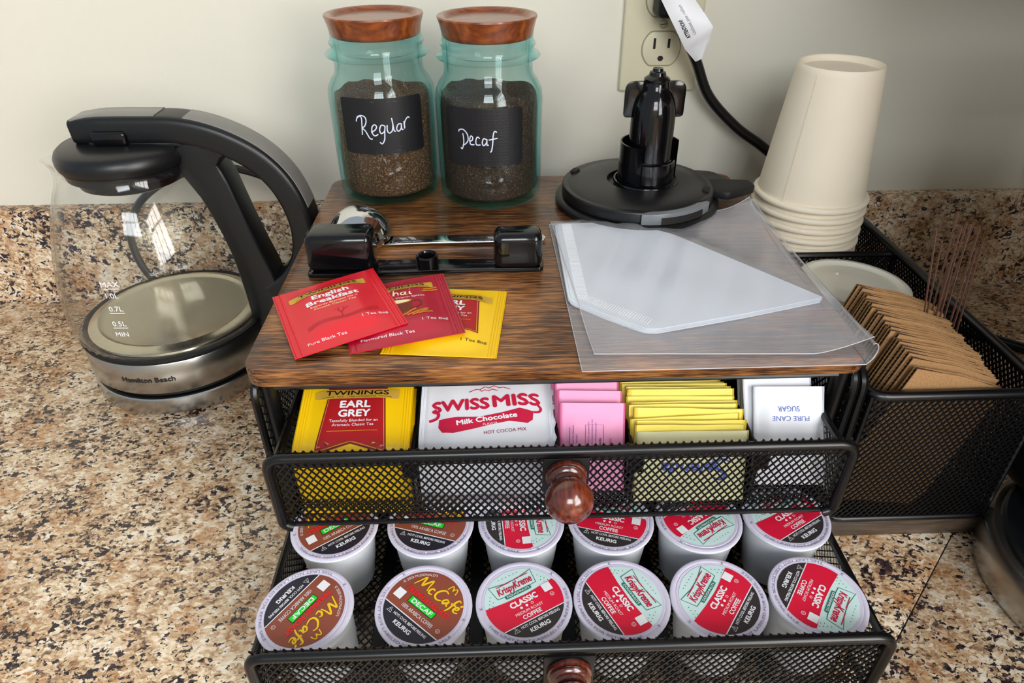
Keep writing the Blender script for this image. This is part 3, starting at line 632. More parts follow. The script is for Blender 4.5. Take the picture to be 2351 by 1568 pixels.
# ================================================================== STORAGE JARS
def jar(loc, rot, label, lab_z0, lab_z1, lab_a, lab_w, strokes, zx, zw, zy0, zy1, fill, cof):
    t = thing('storage_jar', label, 'jar', loc, (0, 0, rot))
    out = [(0, 0), (.034, 0), (.0385, .0015), (.0402, .006), (.0406, .02), (.0408, .077), (.0400, .0835), (.0370, .0895), (.0338, .0935), (.0330, .0970), (.0330, .1030), (.0345, .1052), (.0382, .1064), (.0388, .1075), (.0380, .1086), (.0350, .1096), (.0338, .1108), (.0336, .1130), (.0350, .1147), (.0350, .1157), (.0336, .1172), (.0334, .1220)]
    inn = [(.0306, .1220), (.0304, .0950), (.0340, .0890), (.0372, .0820), (.0377, .0760), (.0375, .0090), (.0350, .0055), (0, .0045)]
    obj('glass_body', MB().lathe(out+inn, 72), JGLASS, t)
    g = MB(); pr = [(0, .0050), (.0345, .0060), (.0371, .0092), (.0373, .0700)]; N = 40; rg = random.Random(int(abs(loc[0])*9999))
    top = [(.0373 if fill < .078 else .0362, fill), (.030, fill+.001), (.020, fill+.0025), (.010, fill+.001), (0, fill)]
    g.lathe(pr+top, 48); g.v = [(x, y, z+(.0014*math.sin(90*x+1)*math.cos(120*y)+.0008*math.sin(300*x+200*y) if z > .07 else 0)) for x, y, z in g.v]
    obj('coffee_grounds', g, cof, t, smooth=80)
    l = obj('wooden_lid', MB().lathe([(0, .1195), (.0318, .1195), (.0326, .1202), (.0334, .1225), (.0342, .1270), (.0356, .1315), (.0362, .1332), (.0358, .1342), (.0340, .1345), (.0318, .1342), (.0304, .1330), (.0292, .1318), (0, .1316)], 72), LIDW, t)
    obj('lid_seal', MB().lathe([(0, .1075), (.0270, .1075), (.0288, .1085), (.0290, .1195), (0, .1195)], 40), JGLASS2, l)
    r = .04105
    w = lab_w/2; pts = rpoly([(-w, lab_z0), (w, lab_z0), (w, lab_z1), (-w, lab_z1)], .003, 4)
    P = Print(1); P.poly(pts, CHALKB, 0)
    fn = lambda x, y, h: ((r+h)*math.sin(lab_a+x/r), -(r+h)*math.cos(lab_a+x/r), y)
    lb = P.obj('chalkboard_label', t, fn, maxlen=.004)
    Q = Print(1)
    for st in strokes:
        pts = []
        for x, y in st:
            xx = (x-zx)/zw*2*r*math.sin(lab_w/2/r); pts.append((r*math.asin(max(-1, min(1, xx/r))), lab_z1-(y-zy0)/(zy1-zy0)*(lab_z1-lab_z0)))
        Q.stroke(pts, .00085, CHALK, 0, n=6)
    Q.obj('handwriting', lb, fn, base=.0003)
    return t
REG = [[(338,822),(345,798),(370,780),(380,800),(377,850),(372,918)], [(345,790),(375,775),(405,785),(412,815),(398,850),(380,868),(400,890),(425,940),(446,946)],
 [(440,895),(470,880),(485,855),(470,840),(450,860),(448,900),(465,922),(492,910)], [(545,850),(520,845),(505,880),(515,905),(540,890),(548,850),(541,900),(535,950),(515,982),(498,970)],
 [(565,845),(562,885),(575,905),(598,890),(608,845)], [(602,797),(608,850),(612,890),(624,896)], [(668,845),(645,848),(632,880),(645,898),(665,880),(670,845),(670,885),(682,890)], [(690,830),(692,885),(694,845),(706,820),(722,805),(734,813)]]
DEC = [[(1080,912),(1086,960),(1081,1000),(1070,1026),(1060,1016)], [(1048,905),(1055,890),(1085,885),(1113,912),(1120,955),(1100,985),(1076,1000)], [(1130,965),(1150,955),(1155,935),(1142,925),(1132,950),(1138,985),(1166,985)],
 [(1207,940),(1190,930),(1178,955),(1182,985),(1212,985)], [(1255,945),(1235,940),(1225,970),(1235,990),(1255,970),(1259,943),(1259,985),(1272,985)], [(1332,897),(1315,890),(1305,920),(1300,980),(1290,1030),(1280,1035)], [(1272,950),(1336,938)]]
jar((-.1180, .2560, .1502), 0, 'left aqua glass jar of ground coffee labelled Regular, with a wooden lid', .0425, .0835, R(6), .0645, REG, 532, 595, 655, 1065, .0790, COFFEE)
jar((-.0352, .2430, .1502), 0, 'right aqua glass jar of dark ground coffee labelled Decaf, with a wooden lid', .0365, .0785, R(-7), .0615, DEC, 1230, 560, 735, 1145, .0815, COFFEED)

# ================================================================== POD ADAPTER (round base, upright funnel)
ax_, ay_ = .0800, .2200
ad = thing('brewer_funnel', 'glossy black plastic brewer funnel standing upright on its round base', 'funnel', (ax_, ay_, .1502))
def arcpts(r, a0, a1, n): return [(r*math.cos(R(a0+(a1-a0)*k/n)), r*math.sin(R(a0+(a1-a0)*k/n))) for k in range(n+1)]
obj('base_flange', MB().lathe([(0, 0), (.0610, 0), (.0640, .0012), (.0640, .0040), (.0615, .0055), (.0600, .0058), (0, .0058)], 72), SATINB, ad)
up = arcpts(.0590, -38, 263, 48)
ub = MB().prism(up, .0058, .0150, bev=.0016, seg=3); obj('base_cap', ub, SATINB, ad)
obj('cap_dome', MB().lathe([(.0240, .0150), (.0240, .0182), (.0262, .0186), (.0420, .0172), (.0545, .0150), (.0550, .0146)], 64), SATINB, ad)
obj('bore_ring', MB().lathe([(.0, .0152), (.0232, .0152), (.0240, .0188), (.0252, .0188), (.0256, .0176)], 48, (.0065, 0, 0)), GLOSSB, ad)
tb = arcpts(.0605, 263, 322, 10)+arcpts(.047, 322, 263, 10)
obj('clear_tab', MB().prism(tb, .0058, .0142, bev=.0006), GREYL, ad)
obj('tab_slot', MB().prism(arcpts(.0612, 277, 312, 8)+arcpts(.052, 312, 277, 8), .0062, .0112), SLOT, ad)
cx = .0070
obj('cylinder', MB().lathe([(.0, .0150), (.0172, .0150), (.0170, .0330), (.0174, .0335), (.0174, .0350), (.0166, .0356), (.0163, .0700), (.0158, .0735), (.0140, .0800), (.0112, .0850), (.0094, .0870), (.0090, .0920), (.0094, .0925), (.0094, .0940), (.0080, .0952), (.0062, .0962), (.0058, .0985), (.0040, .0992), (.0036, .1010), (0, .1014)], 48, (cx, 0, 0)), GLOSSB, ad)
obj('sleeve_shell', MB().lathe([(.0215, .0150), (.0228, .0150), (.0226, .0480), (.0214, .0480)], 36, (cx, 0, 0), closed=True, a0=R(5), a1=R(245)), GLOSSB, ad)
obj('sleeve_front', MB().lathe([(.0188, .0150), (.0205, .0150), (.0200, .0345), (.0188, .0350)], 24, (cx, 0, 0), closed=True, a0=R(238), a1=R(368)), GLOSSB, ad)
for s in (-1, 1):
    w = rpoly([(s*.006, .066), (s*.0225, .066), (s*.0225, .092), (s*.006, .092)], [0, .003, .008, 0], 5)
    M = Matrix.Translation((cx, 0, 0)) @ Matrix(((1, 0, 0, 0), (0, 0, -1, .001), (0, 1, 0, 0), (0, 0, 0, 1)))
    obj('wing', MB().prism(w, -.0012, .0012, bev=.0004, M=M), GLOSSB, ad)
lv = MB().prism(rpoly([(.052, -.008), (.068, -.018), (.094, -.004), (.092, .010), (.070, .012), (.054, .012)], .004, 3), .0062, .0125, bev=.0012); obj('latch_lever', lv, RUBB, ad)
lv = MB().prism(rpoly([(.050, .012), (.078, .014), (.070, .034), (.046, .040)], .006, 3), .0058, .0110, bev=.001); obj('latch_tab', lv, SATINB, ad)
for a in (150, 58, -20): q = arcpts(.056, a-4, a+4, 2)+arcpts(.051, a+4, a-4, 2); obj('locking_notch', MB().prism(q, .0146, .0168), SLOT, ad)

# ================================================================== CLEANING TOOL AND SCOOP
tl = thing('cleaning_tool', 'glossy black plastic bar with a rounded block at each end and a small ring between', 'tool', (-.078, .110, .1502))
bar = rpoly([(-.0775, -.0090), (-.055, -.0098), (.030, -.0060), (.0760, -.0064), (.0775, .008), (.030, .0085), (-.030, .010), (-.0775, .0145)], .003, 3)
obj('bar', MB().prism(bar, 0, .0032, bev=.0008), GLOSSB, tl)
obj('block', MB().rbx(-.0770, -.0335, -.0085, .0150, .0030, .0290, .0052, 4), GLOSSB, tl); obj('block', MB().rbx(.0440, .0755, -.0085, .0105, .0030, .0275, .0052, 4), GLOSSB, tl)
obj('ring', MB().lathe([(.0045, .0034), (.0072, .0030), (.0074, .0100), (.0066, .0110), (.0055, .0108), (.0045, .0080)], 28, (.0, .0005, 0), closed=True), GLOSSB, tl)
sc = thing('coffee_scoop', 'polished steel coffee scoop lying bowl-up behind the black tool', 'scoop', (-.1290, .1570, .1502))
pb = []
for k in range(15): a = R(6+84*k/14); pb.append((.0228*math.cos(a), .0010+.0245*math.sin(a)))
pi_ = [(max(r-.0009, 0), z-.0009) for r, z in pb[::-1]]; pi_[-1] = (.0218, .0014)
obj('bowl', MB().lathe(pb+pi_, 56, closed=False), CHROME, sc)
hw = [(.018, -.0070), (.050, -.0058), (.100, -.0056), (.126, -.0060)]
hpts = [(x, y) for x, y in hw]+[(.1305, -.0045), (.1325, 0), (.1305, .0045)]+[(x, -y) for x, y in hw[::-1]]
hm = MB().prism([(x, y-.006) for x, y in hpts], .0014, .0028, bev=.0005); obj('scoop_handle', hm, CHROME, sc)

# ================================================================== PACKETS
def pillow(w, h, t, cx=.006, cy=.003, seed=1, wr=.00018, ridge=.00028, zig=0, soft=.45, bend=None):
    """flat sachet: crimped ends left and right, seamed top and bottom, puffed middle; returns front-surface function and mesh"""
    rg = random.Random(seed); ph = [rg.uniform(0, 6.3) for _ in range(8)]; fq = [rg.uniform(60, 190) for _ in range(8)]; dr = [rg.uniform(0, 3.1) for _ in range(8)]
    def sm(v): v = max(0, min(1, v)); return v*v*(3-2*v)
    def hz(x, y):
        ex, ey = w/2-cx-abs(x), h/2-cy-abs(y)
        z = t*sm(ex/(w*soft*.5))*sm(ey/(h*soft*.5))
        if ex < 0: z += ridge*math.sin(2*math.pi*x/(cx/4))
        for k in range(5): z += wr*math.sin(fq[k]*(x*math.cos(dr[k])+y*math.sin(dr[k]))+ph[k])*.5
        return z
    def bd(x, y, z):
        if not bend or y >= bend[0]: return (x, y, z)
        r, s_ = bend[1], bend[0]-y; a = min(s_/r, R(bend[2])); rest = s_-a*r
        return (x, bend[0]-(r+z)*math.sin(a)-rest*math.cos(a), -r+(r+z)*math.cos(a)-rest*math.sin(a))
    def fn(x, y, hh): return bd(x, y, hz(x, y)+hh+.0004)
    xs = [-w/2+cx*i/14 for i in range(14)]+[-w/2+cx+(w-2*cx)*i/26 for i in range(27)]+[w/2-cx+cx*(i+1)/14 for i in range(14)]
    nu, nv = len(xs)-1, 30; mb = MB()
    def edge(x, u): return x+(zig*(1 if int(u*40) % 2 else -1) if zig else 0)
    def P(u, v):
        x, y = xs[round(u*nu)], (v-.5)*h
        if zig and (u > .99): x += zig*math.sin(v*60)
        return fn(x, y, 0)
    mb.grid(P, nu, nv)
    o = len(mb.v); mb.grid(lambda u, v: bd(xs[round(u*nu)]+(zig*math.sin(v*60) if zig and u > .99 else 0), (v-.5)*h, -.0002-.3*max(0, hz(xs[round(u*nu)], (v-.5)*h))), nu, nv)
    mb.f[nu*nv:] = [f[::-1] for f in mb.f[nu*nv:]]
    ring = [i for i in range(nu+1)]+[(j+1)*(nu+1)+nu for j in range(nv)]+[nv*(nu+1)+nu-1-i for i in range(nu)]+[(nv-1-j)*(nu+1) for j in range(nv-1)]
    n = len(ring); mb.f += [(ring[k], o+ring[k], o+ring[(k+1) % n], ring[(k+1) % n]) for k in range(n)]; mb.m += [0]*n
    return fn, mb
def foil(name, c, rough=.33): return mat('foil_'+name, c, rough, spec=.6, bump=(140, .12))
F_RED, F_CRIM, F_YEL = foil('red', (226, 24, 44)), foil('crimson', (182, 18, 50)), foil('yellow', (252, 204, 14))
F_WHT = foil('white', (236, 238, 244), .4); F_PINK = mat('paper_pink', (248, 164, 204), .6); F_PY = mat('paper_yellow', (246, 226, 104), .6); F_PALE = mat('paper_pale_yellow', (236, 232, 182), .6); F_SUG = mat('paper_sugar', (240, 242, 248), .6)

def banner(P, y, x0=-24, x1=23):
    P.poly(rpoly([(x0, y-2.8), (x0+2, y-3.6), (x1-1, y-3.6), (x1, y-2.9), (x1, y+3.6), (x0+6, y+3.6), (x0, y+2.2)], .9, 3), 'gold', 1)
    P.text('TWININGS', 0, y+.9, 3.5, 'black', 2, w=36, bold=.02); P.text('EST. 1706 LONDON', 0, y-2.3, 1.2, 'black', 2, w=22)
    P.rect(-20, y-2.5, -12.5, y-2.2, 'black', 2); P.rect(12.5, y-2.5, 20, y-2.2, 'black', 2)
def p_english():
    P = Print(); banner(P, 22.5); P.text('English', 0, 15.0, 4.3, 'white', 2, w=22, bold=.03); P.text('Breakfast', 0, 9.0, 4.3, 'white', 2, w=31, bold=.03)
    P.text('Expertly Blended for a', 0, 4.6, 1.9, 'cream', 2, w=28); P.text('Smooth Classic Tea', 0, 1.6, 1.9, 'cream', 2, w=25)
    rg = random.Random(3)                                               # faint bare tree and hills
    def br(x, y, a, l, w):
        if l < 1.0: return
        x2, y2 = x+l*math.cos(a), y+l*math.sin(a); P.stroke([(x, y), (x2, y2)], w, 'dkred', 1, smooth=False)
        for d in (-.5, .45): br(x2, y2, a+d+rg.uniform(-.15, .15), l*.68, w*.75)
    br(1, -14, 1.55, 4.4, .45)
    for k in range(4): P.stroke([(-20, -13.2-k*1.1), (-8, -11.6-k), (4, -13.8-k*.8), (22, -10.4-k*1.3)], .22, 'dkred', 1)
    P.text('1 Tea Bag', 18, -19.0, 2.2, 'white', 2, w=14.5); P.text('Pure Black Tea', -12, -27.5, 2.3, 'white', 2, w=22)
    return P
def p_chai():
    P = Print(); banner(P, 22.5)
    for st in ([(-3, 17.5), (-6, 18.6), (-9, 15.5), (-8, 11.5), (-4, 11.6)], [(-1.4, 18), (-2.2, 11.5), (-1.2, 14.6), (.6, 14.6), (.8, 11.5)], [(5, 14.4), (3.2, 14.6), (2.4, 12.6), (3.6, 11.4), (5.2, 13), (5.4, 14.8), (5.2, 11.6), (6.4, 11.4)], [(8, 14.8), (7.8, 11.6), (9, 11.4)], [(8.2, 16.8), (8.4, 17.4)]):
        P.stroke(st, 1.1, 'cream', 2, taper=True)
    P.text('with Warm Spices', 4, 8.4, 1.9, 'white', 2, w=24)
    P.poly([(-14, 4), (8, 4), (6.5, -5), (3, -9), (-9, -9), (-12.5, -5)], 'mug', 1); P.poly([(-3+11*math.cos(k*math.pi/10), 4+2.4*math.sin(k*math.pi/10)) for k in range(20)], 'orange', 2); P.poly([(-3+9.8*math.cos(k*math.pi/10), 4+1.9*math.sin(k*math.pi/10)) for k in range(20)], 'cream', 3)
    P.stroke([(7.5, 3), (12, 3), (13, -1), (10, -4.5), (6.6, -4.6)], 1.1, 'mug', 1)
    for a, b in (((0, -11), (9, -6)), ((3, -12), (12, -8.2)), ((6, -12.6), (15, -9.4)), ((10, -12), (18, -11)), ((8, -10), (16, -7.6)), ((-1, -12.6), (5, -8.5)), ((16, 15.4), (25, 19)), ((15, 13.2), (25, 16.2))):
        P.stroke([a, b], 1.7, 'orange', 2, smooth=False); P.stroke([(a[0], a[1]+.5), (b[0], b[1]+.5)], .35, 'mug', 3, smooth=False)
    P.text('1 Tea Bag', 18, -19.0, 2.2, 'white', 2, w=14.5); P.text('Flavoured Black Tea', -10, -27.0, 2.3, 'white', 2, w=30)
    return P
def p_earl():
    P = Print()
    for d, m, L in ((0, 'dred', 0), (-.9, 'gold', 1), (-1.3, 'vred', 2)):
        P.poly([(-16.5-d*.9, 19.5), (16.5+d*.9, 19.5), (19.5+d, -15.0-d), (0, -11.2-d*.8), (-19.5-d, -15.0-d)], m, L)
    P.rect(-17, 26.0, 17, 28.0, 'vred', 0); banner(P, 22.6, -24, 24); P.items = [(v, f, m, L+2) if i > 3 else (v, f, m, L) for i, (v, f, m, L) in enumerate(P.items)]
    P.text('EARL', 0, 14.8, 4.6, 'white', 4, w=17, bold=.03); P.text('GREY', 0, 8.6, 4.6, 'white', 4, w=17.5, bold=.03)
    P.text('Tastefully Blended for an', 0, 3.6, 1.8, 'white', 4, w=27); P.text('Aromatic Classic Tea', 0, .8, 1.8, 'white', 4, w=23)
    P.rect(-14, -3.6, 14, -3.2, 'orange', 4)
    P.text('1 Tea Bag', 18, -22.5, 2.2, 'black', 2, w=14.5); P.text('Black Tea', -19, -23.0, 2.2, 'black', 2, w=14)
    return P
def sachet(name, label, cat, fmat, w, h, t, loc, rot, printer=None, seed=1, group=None, **k):
    fn, mb = pillow(w, h, t, seed=seed, **k); o = obj(name, mb, fmat, smooth=75); o.location = loc; o.rotation_euler = rot; tag(o, label, cat, group)
    if printer: printer.obj('printed_front', o, fn, maxlen=.0035, base=.00022 if k.get('bend') else .00012)
    return o
TG = 'tea sachets fanned out on the wooden top'
sachet('tea_sachet', 'yellow tea sachet with red shield, at the right of the three on the wooden top', 'tea bag', F_YEL, .064, .072, .0030, (-.0618, .0448, .1510), (0, 0, R(-6)), p_earl(), 5, TG)
sachet('tea_sachet', 'crimson spiced tea sachet between the red and the yellow one on the wooden top', 'tea bag', F_CRIM, .064, .072, .0030, (-.0900, .0515, .1545), (R(-.5), R(-2.6), R(13)), p_chai(), 6, TG)
sachet('tea_sachet', 'bright red tea sachet lying on top of the other two, leftmost on the wooden top', 'tea bag', F_RED, .064, .071, .0032, (-.1266, .0512, .1560), (R(.4), R(-5.0), R(23.5)), p_english(), 7, TG)

# ---- packets standing in the upper drawer
for k in range(5):
    sachet('tea_sachet', 'yellow tea sachet with red shield on top of the pile in the upper drawer' if k == 0 else f'yellow tea sachet, {ORD[k]} from the top of the pile in the upper drawer', 'tea bag', F_YEL, .0640, .071, .0024, (-.1145+(0, .001, -.0015, .0005, -.001)[k], -.0035+.0008*k, .1115-.0075*k), (R((15, 11, 8, 5, 2)[k]), R((0, 1, -1, .5, 0)[k]), R((0, 1.5, -2, 1, -1)[k])), p_earl() if k == 0 else None, 11+k, 'yellow tea sachets in the upper drawer', bend=(-.0105, .005, 78) if k == 0 else (-.011, .004, 84))
def p_cocoa():
    P = Print(); bend = lambda q: 2.0*math.sin((q+20)/40*math.pi*.9)*0+.0035*q*q*0+q*.09
    P.stroke([(-10, 23.2), (-6, 25.2), (-4, 24.8), (-1, 27), (1, 26), (4, 27.6), (7, 26), (9, 26.6), (13, 25)], .5, 'crim', 1, smooth=False); P.stroke([(-4, 24.8), (-3, 23.6), (-1, 24.8), (1, 23.8), (3, 25.2), (6, 24)], .5, 'crim', 1, smooth=False)
    P.text('SWISS', -14.4, 14.2, 7.6, 'crim', 2, w=31, bold=.035, rot=3); P.text('MISS', 16.2, 17.2, 8.0, 'crim', 2, w=25.5, bold=.035, rot=5)
    P.stroke([(-29.0, 12.0), (-26.5, 8.6), (-27.5, 5.6), (-31.5, 4.2)], 1.9, 'crim', 2); P.stroke([(27.4, 15), (29.6, 11.8), (28.6, 9.4), (25.5, 8.8)], 1.5, 'crim', 2)
    P.poly([(-26, 4.6), (-16, 5.6), (-4, 5.2), (8, 8), (18, 11.2), (25.5, 9.4), (25, 3.4), (22, .6), (12, 2.0), (2, -.4), (-8, -3.2), (-18, -5.6), (-24, -4.6), (-26.2, -1.0)], 'crim', 1)
    P.text('Milk Chocolate', 0, 4.0, 3.3, 'white', 2, w=33, bold=.03, rot=9); P.text('FLAVOR', 2.0, .4, 1.5, 'white', 2, w=8, rot=7)
    P.text('HOT COCOA MIX', 10, -4.6, 2.2, 'dkred', 2, w=23, rot=6)
    P.items = [([(x*1.04, y*.92-8.0) for x, y in v], f, m, L) for v, f, m, L in P.items]
    return P
for k in range(4):
    sachet('cocoa_packet', 'white hot cocoa packet with big red lettering in the upper drawer' if k == 0 else f'white cocoa packet, {ORD[k]} from the top of the pile in the drawer', 'cocoa packet', F_WHT, .0765, .092, .0032, (-.0400+(0, .001, -.001, .0005)[k], .0060+.0004*k, .1110-.0100*k), (R((20, 14, 9, 4)[k]), 0, R((-1, 1, 0, -1)[k])), p_cocoa() if k == 0 else None, 21+k, 'white cocoa packets in the upper drawer', wr=.0005, cx=.003, cy=.004, zig=.0010, bend=(-.0150, .005, 80))
def lines(P, x0, x1, ys, m, h=1.1, seed=1):
    rg = random.Random(seed)
    for y in ys: P.text(''.join(rg.choice('aeilmnorstuc ') for _ in range(int((x1-x0)/h/.62))), x0, y, h, m, 1, al='l')
def p_pink(front):
    P = Print()
    if front:
        Q = Print(); Q.text('GLUTEN FREE', 0, -10, 1.3, 'pinkr', 1, w=11); Q.text('Nutrition Facts', -2, -4, 1.4, 'purple', 1, w=15, bold=.02); lines(Q, -16, 14, (-1.6, .4, 2.4), 'purple', 1.0, 4); Q.text('A blend', -4, 6, 1.2, 'purple', 1, w=7)
        lines(Q, -18, 12, (9, 11, 13), 'purple', 1.0, 5); Q.stroke([(-17, -6), (13, -6), (13, 4), (-17, 4)], .25, 'purple', 1, closed=True, smooth=False); Q.turned(90); P = Q
    else:
        P.text('LOW', -2, 13, 6, 'purple', 1, w=9, rot=80, bold=.03); P.text('CALORIE', 5, 13, 1.6, 'pinkr', 1, w=11, rot=80); P.text('SWEETENER', 9.5, 11, 2.0, 'purple', 1, w=15, rot=80)
    return P
for k in range(7):
    lab = ['pink sweetener packet at the front of the pink stack, small print facing out', 'pink sweetener packet second in the pink stack, blue LOW lettering showing', f'plain-looking pink sweetener packet, {ORD[k]} from the front of the pink stack'][min(k, 2)]
    sachet('sweetener_packet', lab, 'sweetener packet', F_PINK, .0365, (.050, .052, .054)[min(k, 2)], .0022, (.0188-.0008*k, -.0105+.0052*k+.002*(k > 0), .1000+.0016*min(k, 3)), (R(62-2*min(k, 2)), 0, R(-2+random.uniform(-2, 2))), p_pink(k == 0) if k < 2 else None, 30+k, 'pink sweetener packets in the upper drawer', cx=.001, cy=.004, wr=.00012)
def p_yel(front):
    P = Print()
    if front:
        for st in ([(-13, 6), (-17, 8), (-20, 5), (-16, 1.6), (-13.4, -2), (-17, -5), (-22, -3)],): P.stroke(st, 1.8, 'blue', 1, taper=True)
        P.text('plenda', 2.5, 0, 6.4, 'blue', 1, w=29, bold=.03, shear=.2); P.text('ZERO CALORIE SWEETENER', 3, -8.2, 1.6, 'blue', 1, w=26)
    else: P.text("YOU'VE GOT", 0, 15.6, 3.0, 'black', 1, w=22, bold=.02)
    return P.turned(180) if front else P
NY = 17; rg = random.Random(4)
for k in range(NY):
    lab = 'pale yellow sweetener packet at the front of its row, blue script upside down' if k == 0 else ("yellow sweetener packet at the back of its row, black lettering on its top edge" if k == NY-1 else f'yellow sweetener packet, {ORD[k]} from the front of the tight yellow row')
    sachet('sweetener_packet', lab, 'sweetener packet', F_PALE if k == 0 else F_PY, .0620, .0430, .0020, (.0735-.00035*k+rg.uniform(-.0014, .0014), -.0205+.0032*k, .0935+rg.uniform(-.0012, .0016)+.00075*min(k, 8)), (R(74-1.2*k), R(rg.uniform(-2.5, 2.5)), R(rg.uniform(-2.2, 1.5))), p_yel(k == 0) if k in (0, NY-1) else None, 50+k, 'yellow sweetener packets in the upper drawer', cx=.001, cy=.003, wr=.0006, soft=.8)
def p_sug():
    P = Print(); P.text('PURE CANE', 0, 12, 2.9, 'blue', 1, w=21); P.text('SUGAR', 1, 6.6, 2.9, 'blue', 1, w=12.5); P.turned(180); P.items = [([(x, y+22) for x, y in v], f, m, L) for v, f, m, L in P.items]
    P.text('PURE CANE', 0, -10, 2.4, 'blue', 1, w=20, rot=180); P.text('SUGAR', 0, -6, 2.4, 'blue', 1, w=12, rot=180)
    return P
for k in range(4):
    lab = ['white sugar packet at the front right of the upper drawer, blue words upside down', 'white sugar packet just behind the front sugar packet, left edge showing', f'blank white sugar packet, {ORD[k]} from the front of the sugar packets'][min(k, 2)]
    sachet('sugar_packet', lab, 'sugar packet', F_SUG, .0405, .0560, .0030, (.1318-.0035*(k == 1)-.003*(k > 1), -.0065+.0075*k, .1010+.0022*min(k, 2)), (R(56), 0, R((-2, 3, 0, 1)[k])), p_sug() if k == 0 else None, 80+k, 'white sugar packets in the upper drawer', cx=.001, cy=.004, wr=.0003)

# ================================================================== PAPER FILTERS IN A CLEAR BAG
FP = [(.0117, .1700), (.0400, .1712), (.0674, .1668), (.0925, .1496), (.1300, .1015), (.1640, .0570), (.1100, .0405), (.0577, .0267), (.0500, .0272), (.0300, .0430), (.0112, .0604)]
FPr = rpoly(FP, [.003, 0, .006, .006, 0, .002, 0, .002, .003, 0, .004], 3)
NF = 6
for k in range(NF):
    dx, dy = random.uniform(-.0010, .0010), random.uniform(-.0010, .0008); z = .1512+.0005*k
    f = thing('paper_filter', 'white cone paper filter on top of the stack in the clear bag' if k == NF-1 else f'white cone paper filter, {ORD[NF-1-k]} from the top of the stack in the bag', 'paper filter', (.08+dx, .10+dy, z), group='paper filters in the clear bag')
    obj('paper_sheet', MB().prism([(x-.08, y-.10) for x, y in FPr], 0, .00042), PAPER, f)
    if k >= NF-2:
        cm = MB()
        def rib(a, b, inn, n, w):
            for i in range(n):
                t = (i+.5)/n; p = Vector(a)*(1-t)+Vector(b)*t; d = (Vector(b)-Vector(a)).normalized(); q = Vector(inn).normalized(); p0, p1 = p+q*.0035, p+q*.0105
                h = d*w/2; cm.add([(p0.x-h.x-.08, p0.y-h.y-.10, .00040), (p0.x+h.x-.08, p0.y+h.y-.10, .00040), (p1.x+h.x-.08, p1.y+h.y-.10, .00040), (p1.x-h.x-.08, p1.y-h.y-.10, .00040),
                                   (p0.x-.08, p0.y-.10, .00075), (p1.x-.08, p1.y-.10, .00075)], [(0, 1, 4), (1, 2, 5, 4), (2, 3, 5), (3, 0, 4, 5)])
        rib((.0116, .1690), (.0112, .0610), (1, 0), 62, .0011); rib((.0130, .0590), (.0500, .0285), (.55, .75), 30, .0010)
        obj('crimped_seam', cm, PAPERR, f, kind='stuff')
bagc = (.085, .09, .1505); bg = thing('plastic_bag', 'clear plastic bag holding white paper filters, hanging over the front edge', 'plastic bag', bagc)
def inpoly(x, y, P=FP):
    c = False; j = len(P)-1
    for i in range(len(P)):
        if (P[i][1] > y) != (P[j][1] > y) and x < (P[j][0]-P[i][0])*(y-P[i][1])/(P[j][1]-P[i][1])+P[i][0]: c = not c
        j = i
    return c
def dpoly(x, y):
    d = 1; P = FP
    for i in range(len(P)):
        a, b = Vector(P[i]), Vector(P[(i+1) % len(P)]); t = max(0, min(1, (Vector((x, y))-a).dot(b-a)/(b-a).length_squared)); d = min(d, (Vector((x, y))-(a+(b-a)*t)).length)
    return 0 if inpoly(x, y) else d
def quad(c, u, v): return (Vector(c[0])*(1-u)+Vector(c[1])*u)*(1-v)+(Vector(c[3])*(1-u)+Vector(c[2])*u)*v
CB = [(.0110, -.0078), (.1625, -.0074), (.1640, .1990), (.0075, .1765)]
CT = [(.0190, .0050), (.1660, -.0005), (.1660, .1960), (.0085, .1745)]
def btm(u, v):
    p = quad(CB, u, v); z = .1507+.0004*math.sin(u*9)*math.sin(v*7)
    z += .010*max(0, (u-.82)/.18)**2*max(0, (v-.72)/.28)**1.5
    return (p.x-bagc[0], p.y-bagc[1], z-bagc[2])
def top(u, v):
    p = quad(CT, u, v); e = min(u, 1-u, v, 1-v)*9; d = dpoly(p.x, p.y); z = .1520+.0030*max(0, 1-d/.028)**2*1+(.0012+.0009*math.sin(u*13+v*5)*math.sin(v*11-u*4))*min(1, e)+.0006*math.sin(38*u-21*v)*min(1, e)
    z += .0085*max(0, (u-.72)/.28)**2*max(0, (v-.60)/.40)+.011*max(0, (u-.80)/.20)**1.4*max(0, 1-v/.5)+.0008*max(0, 1-(v*8))
    return (p.x-bagc[0], p.y-bagc[1], z-bagc[2])
obj('lower_film', MB().grid(btm, 30, 34), FILM, bg, smooth=80); obj('upper_film', MB().grid(top, 44, 48), FILM, bg, smooth=80)
ed = MB()
for fn_, lst in ((btm, [(0, 0), (1, 0)]), (btm, [(0, 0), (0, 1)]), (btm, [(0, 1), (1, 1)]), (top, [(0, 0), (1, 0)]), (top, [(0, 0), (0, 1)])):
    ed.tube([fn_(lst[0][0]+(lst[1][0]-lst[0][0])*k/40, lst[0][1]+(lst[1][1]-lst[0][1])*k/40) for k in range(41)], .00028, 5)
EDGE = glass('bag_edge', (.8, .8, .85), rough=.2, haze=.5); obj('bag_edge', ed, EDGE, bg, smooth=80)
def roll(u, v):                                          # right side folds over in a soft loop
    a = -math.pi*.5+math.pi*u; r = .0055*(1-.75*v)+.0008; y = -.0070+.2050*v
    x = .1625+.0018*v; zc = .1510+r+.0085*max(0, (v-.60)/.40)*.5
    return (x+r*math.cos(a)*.9-bagc[0], y+.006*math.sin(a+1.6)*(1-v)*.5-bagc[1], zc+r*math.sin(a)-bagc[2])
obj('side_fold', MB().grid(roll, 12, 40), FILM, bg, smooth=80)
obj('fold_edge', MB().tube([roll(k/16, 0) for k in range(17)], .0003, 5), EDGE, bg)

